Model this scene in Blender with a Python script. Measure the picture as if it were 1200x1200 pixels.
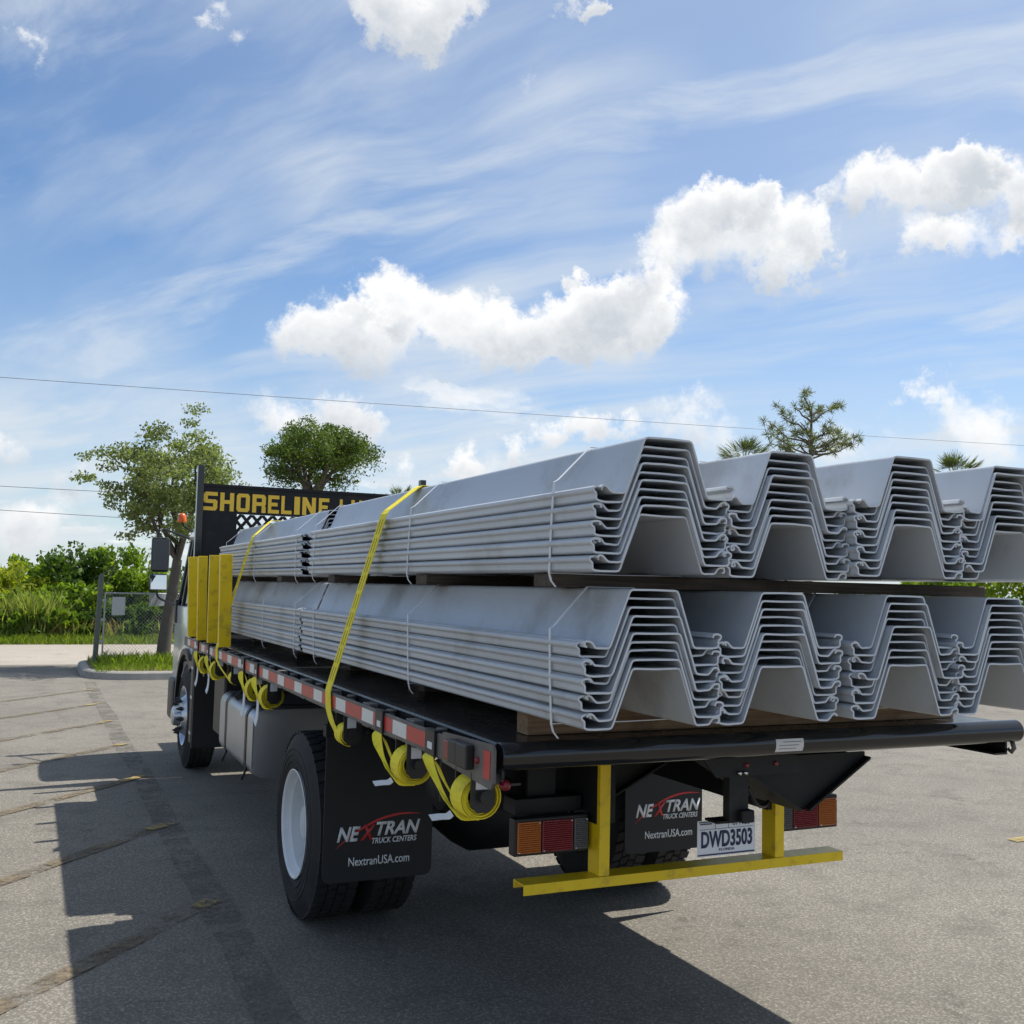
import bpy, bmesh, math, random
import numpy as np
from mathutils import Vector, Matrix

for o in list(bpy.data.objects):
    bpy.data.objects.remove(o, do_unlink=True)
S = bpy.context.scene
COL = S.collection
random.seed(7)
RNG = np.random.default_rng(11)
pi = math.pi

# ------------------------------------------------------------------ camera
F_PX, YAW, PITCH, ROLL, CAM_H = 1221.5, .4306, .0728, .0232, 1.896
_f = Vector((math.sin(YAW)*math.cos(PITCH), math.cos(YAW)*math.cos(PITCH), math.sin(PITCH)))
_r = Vector((math.cos(YAW), -math.sin(YAW), 0))
_u = _r.cross(_f)
_r2 = _r*math.cos(ROLL)+_u*math.sin(ROLL)
_u2 = -_r*math.sin(ROLL)+_u*math.cos(ROLL)
cam_d = bpy.data.cameras.new('camera')
cam = bpy.data.objects.new('camera', cam_d)
COL.objects.link(cam)
cam.matrix_world = Matrix(((_r2.x, _u2.x, -_f.x, 0), (_r2.y, _u2.y, -_f.y, 0), (_r2.z, _u2.z, -_f.z, CAM_H), (0, 0, 0, 1)))
cam_d.sensor_fit = 'HORIZONTAL'
cam_d.sensor_width = 36
cam_d.lens = F_PX/1200*36
cam_d.clip_start = .05
cam_d.clip_end = 3000
S.camera = cam


def pdir(u, v):
    """direction through a photo pixel (1200 px frame)"""
    d = _r2*(u-600)-_u2*(v-600)+_f*F_PX
    return d.normalized()


# ------------------------------------------------------------------ light
KX, KY = .589, .100                       # shadow shift per metre of height
SUN_DIR = Vector((KX, KY, 1)).normalized()   # towards the sun
SUN_EL = math.asin(SUN_DIR.z)
SUN_AZ = math.atan2(SUN_DIR.x, SUN_DIR.y)    # from +Y towards +X
sun_d = bpy.data.lights.new('sun', 'SUN')
sun_d.energy = 4.5
sun_d.angle = math.radians(.53)
sun_d.color = (1, .955, .87)
sun = bpy.data.objects.new('sun', sun_d)
COL.objects.link(sun)
sun.location = (30, 5, 50)
sun.rotation_euler = (-SUN_DIR).to_track_quat('-Z', 'Y').to_euler()

S.view_settings.view_transform = 'Standard'
S.view_settings.look = 'None'
S.view_settings.exposure = .35
S.view_settings.gamma = 1
S.view_settings.use_curve_mapping = False
S.cycles.max_bounces = 6
S.cycles.diffuse_bounces = 3
S.cycles.glossy_bounces = 3
S.cycles.transparent_max_bounces = 12
S.cycles.use_denoising = True
S.cycles.use_adaptive_sampling = True
S.cycles.adaptive_threshold = .02


# ------------------------------------------------------------------ world
class NT:
    def __init__(self, tree):
        self.t = tree
        self.n = tree.nodes
        self.l = tree.links

    def new(self, typ, **kw):
        n = self.n.new(typ)
        for k, v in kw.items():
            setattr(n, k, v)
        return n

    def link(self, a, b):
        self.l.new(a, b)

    def put(self, sock, v):
        if isinstance(v, bpy.types.NodeSocket):
            self.l.new(v, sock)
        else:
            sock.default_value = v

    def math(self, op, a, b=None, c=None, clamp=False):
        n = self.n.new('ShaderNodeMath')
        n.operation = op
        n.use_clamp = clamp
        for i, v in enumerate((a, b, c)):
            if v is not None:
                self.put(n.inputs[i], v)
        return n.outputs[0]

    def vmath(self, op, a, b=None, scale=None):
        n = self.n.new('ShaderNodeVectorMath')
        n.operation = op
        self.put(n.inputs[0], a)
        if b is not None:
            self.put(n.inputs[1], b)
        if scale is not None:
            self.put(n.inputs['Scale'], scale)
        return n.outputs['Value'] if op in ('DISTANCE', 'DOT_PRODUCT', 'LENGTH') else n.outputs[0]

    def noise(self, vec, scale, detail=4, rough=.55, lac=2.0, dist=0, out='Fac'):
        n = self.n.new('ShaderNodeTexNoise')
        if vec is not None:
            self.put(n.inputs['Vector'], vec)
        n.inputs['Scale'].default_value = scale
        n.inputs['Detail'].default_value = detail
        n.inputs['Roughness'].default_value = rough
        n.inputs['Lacunarity'].default_value = lac
        n.inputs['Distortion'].default_value = dist
        return n.outputs[0 if out == 'Fac' else 1]

    def smooth(self, v, a, b, lo=0., hi=1.):
        n = self.n.new('ShaderNodeMapRange')
        n.interpolation_type = 'SMOOTHSTEP'
        self.put(n.inputs[0], v)
        n.inputs[1].default_value = a
        n.inputs[2].default_value = b
        n.inputs[3].default_value = lo
        n.inputs[4].default_value = hi
        return n.outputs[0]

    def mix(self, fac, a, b, typ='MIX'):
        n = self.n.new('ShaderNodeMix')
        n.data_type = 'RGBA'
        n.blend_type = typ
        self.put(n.inputs[0], fac)
        for s, v in ((n.inputs[6], a), (n.inputs[7], b)):
            if isinstance(v, tuple) and len(v) == 3:
                v = v+(1,)
            self.put(s, v)
        return n.outputs[2]


world = bpy.data.worlds.new('World')
S.world = world
world.use_nodes = True
world.cycles.sampling_method = 'MANUAL'
world.cycles.sample_map_resolution = 512
wt = NT(world.node_tree)
wt.n.clear()
SKY_STRENGTH = .102
tc = wt.new('ShaderNodeTexCoord')
D = tc.outputs['Generated']
sky = wt.new('ShaderNodeTexSky', sky_type='NISHITA')
sky.sun_disc = False
sky.sun_elevation = SUN_EL
sky.sun_rotation = SUN_AZ
sky.altitude = 0
sky.air_density = 1.0
sky.dust_density = .35
sky.ozone_density = 2.2
sep = wt.new('ShaderNodeSeparateXYZ')
wt.link(D, sep.inputs[0])
dz = sep.outputs[2]
# cumulus: soft balls at sky directions, their edges broken up by noise
n1 = wt.noise(D, 8, 3, .6, out='Color')
n2 = wt.noise(D, 30, 6, .68, out='Color')
off = wt.vmath('ADD', wt.vmath('SCALE', wt.vmath('SUBTRACT', n1, (.5, .5, .5)), scale=.085),
               wt.vmath('SCALE', wt.vmath('SUBTRACT', n2, (.5, .5, .5)), scale=.062))
Dd = wt.vmath('ADD', D, off)
CLOUDS = [  # (u, v, radius px, weight)
    (345, 390, 42, 1), (395, 380, 46, 1), (440, 348, 40, 1), (478, 358, 42, 1), (440, 392, 52, 1), (505, 385, 46, 1), (550, 392, 50, 1),
    (592, 398, 42, 1), (632, 390, 50, 1), (665, 378, 48, 1), (715, 380, 60, 1), (752, 368, 46, 1), (700, 350, 36, 1), (668, 325, 16, 1), (735, 333, 32, 1),
    (770, 300, 42, 1), (800, 258, 46, 1), (850, 275, 64, 1), (835, 235, 32, 1), (882, 240, 36, 1), (897, 220, 24, 1), (920, 278, 54, 1),
    (960, 276, 38, 1), (985, 290, 24, .9), (930, 312, 38, .7), (1015, 312, 40, .35),
    (962, 225, 18, .7), (1002, 218, 30, .95), (1050, 213, 42, 1), (1100, 213, 48, 1), (1132, 193, 42, 1), (1152, 182, 32, 1), (1195, 215, 60, 1), (1240, 215, 60, 1),
    (1080, 277, 32, .9), (1120, 280, 36, .95), (1170, 285, 34, .6), (1205, 280, 36, .6),
    (480, 2, 54, 1), (522, 12, 44, 1), (440, -8, 44, 1), (555, -14, 44, 1), (500, 35, 30, .6), (672, -6, 28, .9), (690, 4, 16, .8),
    (245, 25, 20, .55), (285, 42, 26, .6), (32, 70, 22, .55), (612, 95, 24, .45),
    (395, 478, 42, .9), (350, 500, 34, .8), (425, 500, 36, .8), (470, 552, 30, .8), (318, 470, 40, .5),
    (640, 512, 30, .95), (682, 498, 36, .95), (722, 500, 30, .9), (606, 528, 24, .9), (545, 548, 26, .9), (770, 490, 52, .6), (820, 495, 50, .55),
    (1080, 480, 46, .6), (1075, 460, 30, .6), (1130, 505, 50, .55), (1000, 530, 60, .5), (8, 520, 30, .8), (80, 545, 30, .6), (55, 605, 60, .6), (20, 620, 60, .6), (560, 560, 60, .5), (860, 540, 60, .5), (1160, 540, 70, .5)]
Wsum, Ssum = 0.0, 0.0
for (u, v, r, w) in CLOUDS:
    c = pdir(u, v)
    rr = r*1.12/F_PX/math.sqrt(1+((u-600)**2+(v-600)**2)/F_PX**2)
    dist = wt.vmath('DISTANCE', Dd, tuple(c))
    wi = wt.math('MULTIPLY_ADD', dist, -w/rr, w, clamp=True)
    hi = wt.math('MULTIPLY_ADD', dz, 1/rr, -c.z/rr)
    Wsum = wt.math('ADD', wi, Wsum)
    Ssum = wt.math('MULTIPLY_ADD', wi, hi, Ssum)
hgt = wt.math('DIVIDE', Ssum, wt.math('ADD', Wsum, .02))
# a general field of small fair weather clouds all round the sky
inv = wt.math('DIVIDE', 1.0, wt.math('ADD', wt.math('MAXIMUM', dz, 0.0), .12))
plane = wt.vmath('SCALE', Dd, scale=inv)
gen = wt.noise(wt.vmath('ADD', plane, (3.1, 7.7, 0)), .9, 8, .55)
gmask = wt.math('MULTIPLY', wt.smooth(gen, .60, .70), .75)
fluff = wt.noise(D, 17, 6, .66)
Wn = wt.math('ADD', Wsum, wt.math('MULTIPLY_ADD', fluff, 1.0, -.5))
cmask = wt.math('MAXIMUM', wt.math('MULTIPLY', wt.smooth(Wn, .16, .78), wt.smooth(Wsum, .03, .38)), gmask)
# high thin cirrus, streaked
mr_ = wt.new('ShaderNodeMapping')
mr_.inputs['Rotation'].default_value = (0, 0, math.radians(-32))
mp = wt.new('ShaderNodeMapping')
wt.link(mr_.outputs[0], mp.inputs[0])
mp.inputs['Scale'].default_value = (1.55, .36, 1)
mp.inputs['Location'].default_value = (2.4, .6, 0)
inv2 = wt.math('DIVIDE', 1.0, wt.math('ADD', wt.math('MAXIMUM', dz, 0.0), .10))
wt.link(wt.vmath('SCALE', wt.vmath('ADD', D, wt.vmath('SCALE', wt.vmath('SUBTRACT', wt.noise(D, 2.5, 3, .5, out='Color'), (.5, .5, .5)), scale=.25)), scale=inv2), mr_.inputs[0])
ci = wt.noise(mp.outputs[0], 1.35, 7, .56, dist=.25)
ci2 = wt.noise(D, 2.6, 3, .5)
mp2 = wt.new('ShaderNodeMapping')
wt.link(mr_.outputs[0], mp2.inputs[0])
mp2.inputs['Scale'].default_value = (.75, .30, 1)
mp2.inputs['Location'].default_value = (7.2, 3.3, 0)
cj = wt.noise(mp2.outputs[0], 1.1, 8, .6, dist=.9)
cirrus = wt.math('MULTIPLY', wt.smooth(ci, .43, .66), wt.smooth(ci2, .27, .56), None)
cirrus = wt.math('MAXIMUM', cirrus, wt.math('MULTIPLY', wt.smooth(cj, .51, .68), .95))
glow = wt.smooth(wt.vmath('DOT_PRODUCT', D, tuple(SUN_DIR)), .25, .95, .0, .36)      # thin haze whitens towards the sun
veil = wt.math('MAXIMUM', glow, wt.math('MULTIPLY', wt.smooth(dz, .0, .34, .95, .0), wt.smooth(wt.noise(D, 4.5, 4, .55), .34, .60, .35, .85)))      # milky summer air near the horizon
cirrus = wt.math('ADD', wt.math('MULTIPLY', cirrus, .70), wt.math('MULTIPLY', veil, wt.math('MULTIPLY_ADD', cirrus, -.6, 1.0)), None, clamp=True)
skyc = wt.mix(1.0, sky.outputs[0], (.74, .90, 1.04, 1), 'MULTIPLY')
CL = 7.2
skyc = wt.mix(cirrus, skyc, (CL*.78, CL*.85, CL*.92))
shade = wt.math('MULTIPLY_ADD', hgt, 1.05, wt.math('MULTIPLY_ADD', fluff, -1.5, 1.28))
shade = wt.math('ADD', shade, wt.smooth(Wsum, 1.6, .3, -.12, .35), None, clamp=True)
clc = wt.mix(shade, (CL*.66, CL*.71, CL*.77), (CL*1.08, CL*1.085, CL*1.09))
final = wt.mix(cmask, skyc, clc)
bg = wt.new('ShaderNodeBackground')
bg.inputs[1].default_value = SKY_STRENGTH
wt.link(final, bg.inputs[0])
wo = wt.new('ShaderNodeOutputWorld')
wt.link(bg.outputs[0], wo.inputs[0])


# ------------------------------------------------------------------ materials
MATS = {}


def mat(name, col, rough=.5, metal=0., spec=.5, var=.0, vscale=6., bump=0., bscale=60., coat=0., rvar=0., dirt=None, emit=None):
    m = bpy.data.materials.new(name)
    m.use_nodes = True
    t = NT(m.node_tree)
    b = t.n['Principled BSDF']
    b.inputs['Base Color'].default_value = tuple(col)+(1,)
    b.inputs['Roughness'].default_value = rough
    b.inputs['Metallic'].default_value = metal
    b.inputs['Specular IOR Level'].default_value = spec
    if coat:
        b.inputs['Coat Weight'].default_value = coat
        b.inputs['Coat Roughness'].default_value = .06
    geo = t.new('ShaderNodeNewGeometry').outputs['Position']
    c = None
    if var:
        n = t.noise(geo, vscale, 6, .6)
        c = t.mix(n, tuple(x*(1-var) for x in col), tuple(min(1, x*(1+var)) for x in col))
    if dirt:
        dcol, amt, dsc = dirt
        n = t.noise(geo, dsc, 7, .65)
        c = t.mix(t.math('MULTIPLY', t.smooth(n, .50, .74), amt), c if c is not None else tuple(col), dcol)
    if c is not None:
        t.link(c, b.inputs['Base Color'])
    if rvar:
        n = t.noise(geo, vscale*2.3, 5, .6)
        t.link(t.math('MULTIPLY_ADD', n, rvar*2, rough-rvar, clamp=True), b.inputs['Roughness'])
    if bump:
        bp = t.new('ShaderNodeBump')
        bp.inputs['Strength'].default_value = bump
        bp.inputs['Distance'].default_value = .01
        t.link(t.noise(geo, bscale, 5, .6), bp.inputs['Height'])
        t.link(bp.outputs[0], b.inputs['Normal'])
    MATS[name] = m
    return m


def leaf_mat(name, c1, c2, c3=None, transl=.35):
    m = bpy.data.materials.new(name)
    m.use_nodes = True
    t = NT(m.node_tree)
    b = t.n['Principled BSDF']
    b.inputs['Roughness'].default_value = .5
    b.inputs['Specular IOR Level'].default_value = .35
    at = t.new('ShaderNodeAttribute', attribute_name='tone')
    c = t.mix(at.outputs['Fac'], c1, c2)
    if c3:
        geo = t.new('ShaderNodeNewGeometry').outputs['Position']
        c = t.mix(t.smooth(t.noise(geo, .55, 3, .5), .5, .66), c, c3)
    t.link(c, b.inputs['Base Color'])
    tr = t.new('ShaderNodeBsdfTranslucent')
    t.link(t.mix(1.0, c, (1.25, 1.3, .55, 1), 'MULTIPLY'), tr.inputs[0])
    mx = t.new('ShaderNodeMixShader')
    mx.inputs[0].default_value = transl
    t.link(b.outputs[0], mx.inputs[1])
    t.link(tr.outputs[0], mx.inputs[2])
    t.link(mx.outputs[0], t.n['Material Output'].inputs[0])
    MATS[name] = m
    return m


def glass_mat(name, tint, gloss=.12):
    m = bpy.data.materials.new(name)
    m.use_nodes = True
    t = NT(m.node_tree)
    t.n.remove(t.n['Principled BSDF'])
    tr = t.new('ShaderNodeBsdfTransparent')
    tr.inputs[0].default_value = tuple(tint)+(1,)
    gl = t.new('ShaderNodeBsdfGlossy')
    gl.inputs['Roughness'].default_value = .03
    fr = t.new('ShaderNodeFresnel')
    fr.inputs[0].default_value = 1.5
    mx = t.new('ShaderNodeMixShader')
    t.link(fr.outputs[0], mx.inputs[0])
    t.link(tr.outputs[0], mx.inputs[1])
    t.link(gl.outputs[0], mx.inputs[2])
    t.link(mx.outputs[0], t.n['Material Output'].inputs[0])
    MATS[name] = m


def asphalt(name, base, warm, fleck=.35, stain=.55, scale=1., worn=None):
    m = bpy.data.materials.new(name)
    m.use_nodes = True
    t = NT(m.node_tree)
    b = t.n['Principled BSDF']
    geo = t.new('ShaderNodeNewGeometry').outputs['Position']
    big = t.noise(geo, .35*scale, 6, .6)
    mid = t.noise(geo, 2.3*scale, 6, .65)
    fine = t.noise(geo, 42, 5, .8)
    grit = t.new('ShaderNodeTexVoronoi')
    t.link(geo, grit.inputs['Vector'])
    grit.inputs['Scale'].default_value = 62
    c = t.mix(t.smooth(big, .3, .7), base, warm)
    c = t.mix(t.math('MULTIPLY', t.smooth(mid, .46, .70), stain), c, tuple(x*.70 for x in base))
    # stone flecks in worn binder
    c = t.mix(t.math('MULTIPLY', t.smooth(grit.outputs['Distance'], .10, .55), fleck), c, tuple(x*.42 for x in base))
    c = t.mix(t.math('MULTIPLY', t.smooth(fine, .50, .72), .55), c, tuple(min(1, x*1.55) for x in warm))
    # hairline cracks
    vr = t.new('ShaderNodeTexVoronoi', feature='DISTANCE_TO_EDGE')
    wob = t.vmath('ADD', geo, t.vmath('SCALE', t.noise(geo, 1.3, 5, .6, out='Color'), scale=.9))
    t.link(wob, vr.inputs['Vector'])
    vr.inputs['Scale'].default_value = .33
    crack = t.math('MULTIPLY', t.smooth(vr.outputs['Distance'], .006, .0), t.smooth(t.noise(geo, .6, 3), .5, .6))
    c = t.mix(t.math('MULTIPLY', crack, .6), c, tuple(x*.3 for x in base))
    # oil drips
    oil = t.noise(geo, .9, 4, .5)
    spot = t.noise(geo, 7, 3, .5)
    c = t.mix(t.math('MULTIPLY', t.math('MULTIPLY', t.smooth(oil, .56, .68), t.smooth(spot, .55, .66)), .55), c, tuple(x*.35 for x in base))
    t.link(c, b.inputs['Base Color'])
    b.inputs['Roughness'].default_value = .88
    b.inputs['Specular IOR Level'].default_value = .3
    bp = t.new('ShaderNodeBump')
    bp.inputs['Strength'].default_value = .55
    bp.inputs['Distance'].default_value = .006
    t.link(t.math('ADD', fine, t.math('MULTIPLY', grit.outputs['Distance'], -.8)), bp.inputs['Height'])
    t.link(bp.outputs[0], b.inputs['Normal'])
    if worn:      # paint and tar rubbed off down to the asphalt below
        tr = t.new('ShaderNodeBsdfTransparent')
        mx = t.new('ShaderNodeMixShader')
        w1 = t.math('ADD', t.math('MULTIPLY', t.noise(geo, 3.2, 6, .7), .6), t.math('MULTIPLY', t.noise(geo, 26, 5, .75), .4))
        t.link(t.smooth(w1, worn-.09, worn+.09), mx.inputs[0])
        t.link(b.outputs[0], mx.inputs[1])
        t.link(tr.outputs[0], mx.inputs[2])
        t.link(mx.outputs[0], t.n['Material Output'].inputs[0])
    MATS[name] = m
    return m


asphalt('lot_asphalt', (.240, .220, .188), (.345, .315, .266), fleck=.7, stain=.85)
asphalt('road_concrete', (.36, .325, .275), (.42, .37, .315), fleck=.15, stain=.3, scale=.5)
asphalt('seam_tar', (.185, .172, .152), (.215, .198, .17), fleck=.3, stain=.3, worn=.47)
asphalt('stripe_worn', (.185, .148, .10), (.23, .185, .125), fleck=.3, stain=.6, scale=2, worn=.50)
asphalt('stripe_yellow', (.42, .31, .12), (.47, .36, .16), fleck=.35, stain=.7, scale=4, worn=.53)
mat('kerb_concrete', (.30, .285, .26), .85, var=.25, vscale=5, bump=.3, bscale=50, dirt=((.12, .11, .10), .6, 2.2))
mat('soil', (.13, .115, .06), .95, var=.3, vscale=3)
mat('pvc', (.50, .525, .55), .34, spec=.5, var=.09, vscale=1.6, rvar=.08, dirt=((.26, .24, .21), .6, 2.1), bump=.06, bscale=7)
_t = NT(MATS['pvc'].node_tree)
_b = _t.n['Principled BSDF']
_c = _b.inputs['Base Color'].links[0].from_socket
_oi = _t.new('ShaderNodeObjectInfo').outputs['Random']
_tone = _t.math('MULTIPLY_ADD', _oi, .20, .88)
_cmb = _t.new('ShaderNodeCombineXYZ')
for _k in range(3):
    _t.link(_tone, _cmb.inputs[_k])
_c2 = _t.mix(1.0, _c, _cmb.outputs[0], 'MULTIPLY')
_geo = _t.new('ShaderNodeNewGeometry').outputs['Position']
_mp = _t.new('ShaderNodeMapping')
_mp.inputs['Scale'].default_value = (14, .9, 14)      # long scuffs from handling
_t.link(_geo, _mp.inputs[0])
_sc = _t.noise(_mp.outputs[0], 3.0, 5, .7)
_c2 = _t.mix(_t.math('MULTIPLY', _t.smooth(_sc, .60, .72), .35), _c2, (.62, .64, .66))
_t.link(_c2, _b.inputs['Base Color'])
mat('pvc_cut', (.60, .62, .64), .55, var=.1, vscale=30)
mat('band_white', (.72, .73, .74), .45)
mat('black_paint', (.008, .009, .011), .12, spec=.6, var=.25, vscale=4, rvar=.04)
mat('black_deck', (.013, .014, .017), .26, spec=.5, var=.3, vscale=3, rvar=.10, dirt=((.055, .05, .045), .55, 3.5), bump=.08, bscale=6)
mat('black_matte', (.009, .009, .010), .6, spec=.4, var=.25, vscale=6, dirt=((.05, .045, .04), .4, 6.))
mat('black_plastic', (.018, .018, .019), .42, spec=.45, var=.2, vscale=9)
mat('flap_rubber', (.020, .0205, .022), .55, spec=.35, var=.15, vscale=4)
mat('tyre_rubber', (.022, .022, .023), .72, spec=.35, var=.25, vscale=8, bump=.15, bscale=90, dirt=((.075, .068, .058), .5, 5.))
mat('rim_white', (.66, .68, .69), .28, spec=.5, var=.05, vscale=7, dirt=((.30, .27, .23), .25, 9.))
mat('rim_silver', (.55, .57, .60), .25, metal=.7, var=.1, vscale=9)
mat('chrome', (.7, .7, .71), .15, metal=1)
mat('tank_metal', (.50, .51, .53), .40, metal=.9, var=.10, vscale=4, rvar=.07, bump=.03, bscale=8)
mat('cab_white', (.72, .73, .72), .22, spec=.5, coat=.5, var=.03, vscale=3)
mat('yellow_paint', (.95, .64, .010), .36, spec=.5, var=.10, vscale=7, dirt=((.30, .17, .05), .55, 11.), bump=.10, bscale=25)
mat('yellow_web', (.95, .76, .03), .7, var=.12, vscale=25, bump=.25, bscale=300, dirt=((.40, .30, .05), .45, 14.))
mat('yellow_letters', (.98, .60, .05), .45, var=.06, vscale=20)
mat('web_print', (.18, .13, .02), .7)
mat('white_tag', (.70, .70, .71), .6, var=.06, vscale=20)
mat('tape_red', (.50, .035, .028), .34, var=.12, vscale=20, dirt=((.30, .12, .09), .4, 12.))
mat('tape_white', (.72, .73, .70), .34, var=.06, vscale=30, dirt=((.42, .38, .32), .35, 12.))
mat('rail_grey', (.115, .105, .098), .5, spec=.5, var=.25, vscale=9, dirt=((.22, .18, .14), .5, 9.))
mat('lens_red', (.20, .006, .014), .12, spec=.6, bump=.25, bscale=160)
mat('lens_amber', (.42, .11, .010), .12, spec=.6, bump=.25, bscale=160)
mat('lens_clear', (.10, .105, .11), .14, spec=.6, bump=.25, bscale=160)
mat('plate_white', (.78, .79, .82), .4)
mat('plate_ink', (.02, .03, .09), .5)
mat('letter_white', (.76, .77, .78), .5)
mat('letter_red', (.55, .03, .03), .45)
mat('grey_print', (.25, .26, .27), .6)
mat('galvanised', (.34, .35, .36), .42, metal=.6, var=.15, vscale=12)
mat('post_green', (.10, .115, .10), .5, metal=.2, var=.2, vscale=12)
mat('sign_back', (.40, .41, .42), .45, metal=.5, var=.08, vscale=8)
mat('bark', (.115, .095, .078), .9, var=.35, vscale=14, bump=.6, bscale=30)
mat('wire', (.12, .12, .125), .6)
mat('beacon_orange', (.75, .12, .01), .2, spec=.6)
mat('mirror', (.75, .77, .79), .03, metal=1)
mat('hose_blue', (.03, .07, .30), .4)
glass_mat('glass', (.75, .80, .80))
leaf_mat('oak_leaf', (.11, .14, .06), (.27, .32, .14), transl=.5)
leaf_mat('pine_leaf', (.035, .068, .018), (.16, .225, .045), transl=.4)
leaf_mat('slash_leaf', (.085, .11, .04), (.20, .22, .09), transl=.4)
leaf_mat('palm_leaf', (.06, .09, .035), (.13, .16, .06), transl=.3)
leaf_mat('shrub_leaf', (.09, .16, .02), (.24, .35, .045), (.34, .38, .04), transl=.5)
leaf_mat('shrub_dark', (.045, .09, .018), (.12, .20, .035), transl=.45)
leaf_mat('reed_leaf', (.20, .28, .06), (.42, .46, .15), (.38, .27, .13), transl=.5)
leaf_mat('grass_leaf', (.12, .19, .02), (.25, .33, .04), (.30, .31, .07), transl=.5)


def wood_mat(name, c1, c2):
    m = bpy.data.materials.new(name)
    m.use_nodes = True
    t = NT(m.node_tree)
    b = t.n['Principled BSDF']
    geo = t.new('ShaderNodeNewGeometry').outputs['Position']
    mpn = t.new('ShaderNodeMapping')
    t.link(geo, mpn.inputs[0])
    mpn.inputs['Scale'].default_value = (1.2, 30, 30)
    g = t.noise(mpn.outputs[0], 2.2, 6, .6, dist=.6)
    c = t.mix(t.smooth(g, .35, .68), c1, c2)
    n = t.noise(geo, 5, 4, .6)
    c = t.mix(t.math('MULTIPLY', t.smooth(n, .5, .7), .55), c, tuple(x*.45 for x in c1))
    t.link(c, b.inputs['Base Color'])
    b.inputs['Roughness'].default_value = .8
    bp = t.new('ShaderNodeBump')
    bp.inputs['Strength'].default_value = .4
    bp.inputs['Distance'].default_value = .004
    t.link(g, bp.inputs['Height'])
    t.link(bp.outputs[0], b.inputs['Normal'])
    MATS[name] = m


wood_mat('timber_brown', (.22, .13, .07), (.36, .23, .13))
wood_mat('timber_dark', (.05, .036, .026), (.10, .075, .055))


# ------------------------------------------------------------------ mesh helpers
def new_bm():
    return bmesh.new()


def add_poly(bm, pts, faces):
    vs = [bm.verts.new(p) for p in pts]
    out = []
    for f in faces:
        try:
            out.append(bm.faces.new([vs[i] for i in f]))
        except ValueError:
            pass
    return out


def box(bm, x0, x1, y0, y1, z0, z1, bev=0.):
    tmp = bmesh.new() if bev else bm
    p = [(x0, y0, z0), (x1, y0, z0), (x1, y1, z0), (x0, y1, z0), (x0, y0, z1), (x1, y0, z1), (x1, y1, z1), (x0, y1, z1)]
    add_poly(tmp, p, [(0, 3, 2, 1), (4, 5, 6, 7), (0, 1, 5, 4), (1, 2, 6, 5), (2, 3, 7, 6), (3, 0, 4, 7)])
    if bev:
        bmesh.ops.bevel(tmp, geom=tmp.edges[:], offset=bev, segments=2, affect='EDGES', profile=.5)
        merge(bm, tmp)


def merge(bm, tmp):
    vm = {v: bm.verts.new(v.co) for v in tmp.verts}
    for f in tmp.faces:
        nf = bm.faces.new([vm[v] for v in f.verts])
        nf.material_index = f.material_index
        nf.smooth = f.smooth
    tmp.free()


def prism(bm, pts2, axis, a, b, bev=0.):
    """closed outline extruded along an axis; pts2 are the other two coordinates in x,y,z order"""
    tmp = bmesh.new()

    def P(p, t):
        return {'x': (t, p[0], p[1]), 'y': (p[0], t, p[1]), 'z': (p[0], p[1], t)}[axis]
    n = len(pts2)
    v0 = [tmp.verts.new(P(p, a)) for p in pts2]
    v1 = [tmp.verts.new(P(p, b)) for p in pts2]
    tmp.faces.new(v0)
    tmp.faces.new(v1[::-1])
    for i in range(n):
        j = (i+1) % n
        tmp.faces.new((v0[i], v1[i], v1[j], v0[j]))
    bmesh.ops.recalc_face_normals(tmp, faces=tmp.faces[:])
    if bev:
        bmesh.ops.bevel(tmp, geom=tmp.edges[:], offset=bev, segments=2, affect='EDGES', profile=.5)
    merge(bm, tmp)


def frame_axes(d):
    d = Vector(d).normalized()
    up = Vector((0, 0, 1)) if abs(d.z) < .9 else Vector((1, 0, 0))
    a = d.cross(up).normalized()
    return a, a.cross(d).normalized()


def tube(bm, pts, rad, n=8, cap=True, smooth=True):
    pts = [Vector(p) for p in pts]
    m = len(pts)
    rads = rad if isinstance(rad, (list, tuple)) else [rad]*m
    rings = []
    pa = None
    for i, p in enumerate(pts):
        d = (pts[min(i+1, m-1)]-pts[max(i-1, 0)])
        a, b = frame_axes(d)
        if pa is not None:
            a2 = pa-d.normalized()*pa.dot(d.normalized())
            if a2.length > 1e-4:
                a = a2.normalized()
                b = a.cross(d.normalized())
        pa = a
        rings.append([bm.verts.new(p+(a*math.cos(2*pi*k/n)+b*math.sin(2*pi*k/n))*rads[i]) for k in range(n)])
    for i in range(m-1):
        for k in range(n):
            f = bm.faces.new((rings[i][k], rings[i][(k+1) % n], rings[i+1][(k+1) % n], rings[i+1][k]))
            f.smooth = smooth
    if cap:
        bm.faces.new(rings[0][::-1])
        bm.faces.new(rings[-1])


def lathe(bm, prof, center, axis, n=48, a0=0., a1=2*pi, smooth=True):
    """prof: list of (t along axis, radius); axis 'x' or 'y' or 'z'"""
    c = Vector(center)
    full = abs(a1-a0-2*pi) < 1e-6
    cnt = n if full else n+1
    rings = []
    for (t, r) in prof:
        ring = []
        for k in range(cnt):
            an = a0+(a1-a0)*k/n
            ca, sa = math.cos(an)*r, math.sin(an)*r
            off_ = {'x': (t, ca, sa), 'y': (ca, t, sa), 'z': (ca, sa, t)}[axis]
            ring.append(bm.verts.new(c+Vector(off_)))
        rings.append(ring)
    for i in range(len(prof)-1):
        for k in range(n):
            k2 = (k+1) % cnt
            f = bm.faces.new((rings[i][k], rings[i][k2], rings[i+1][k2], rings[i+1][k]))
            f.smooth = smooth


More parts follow.
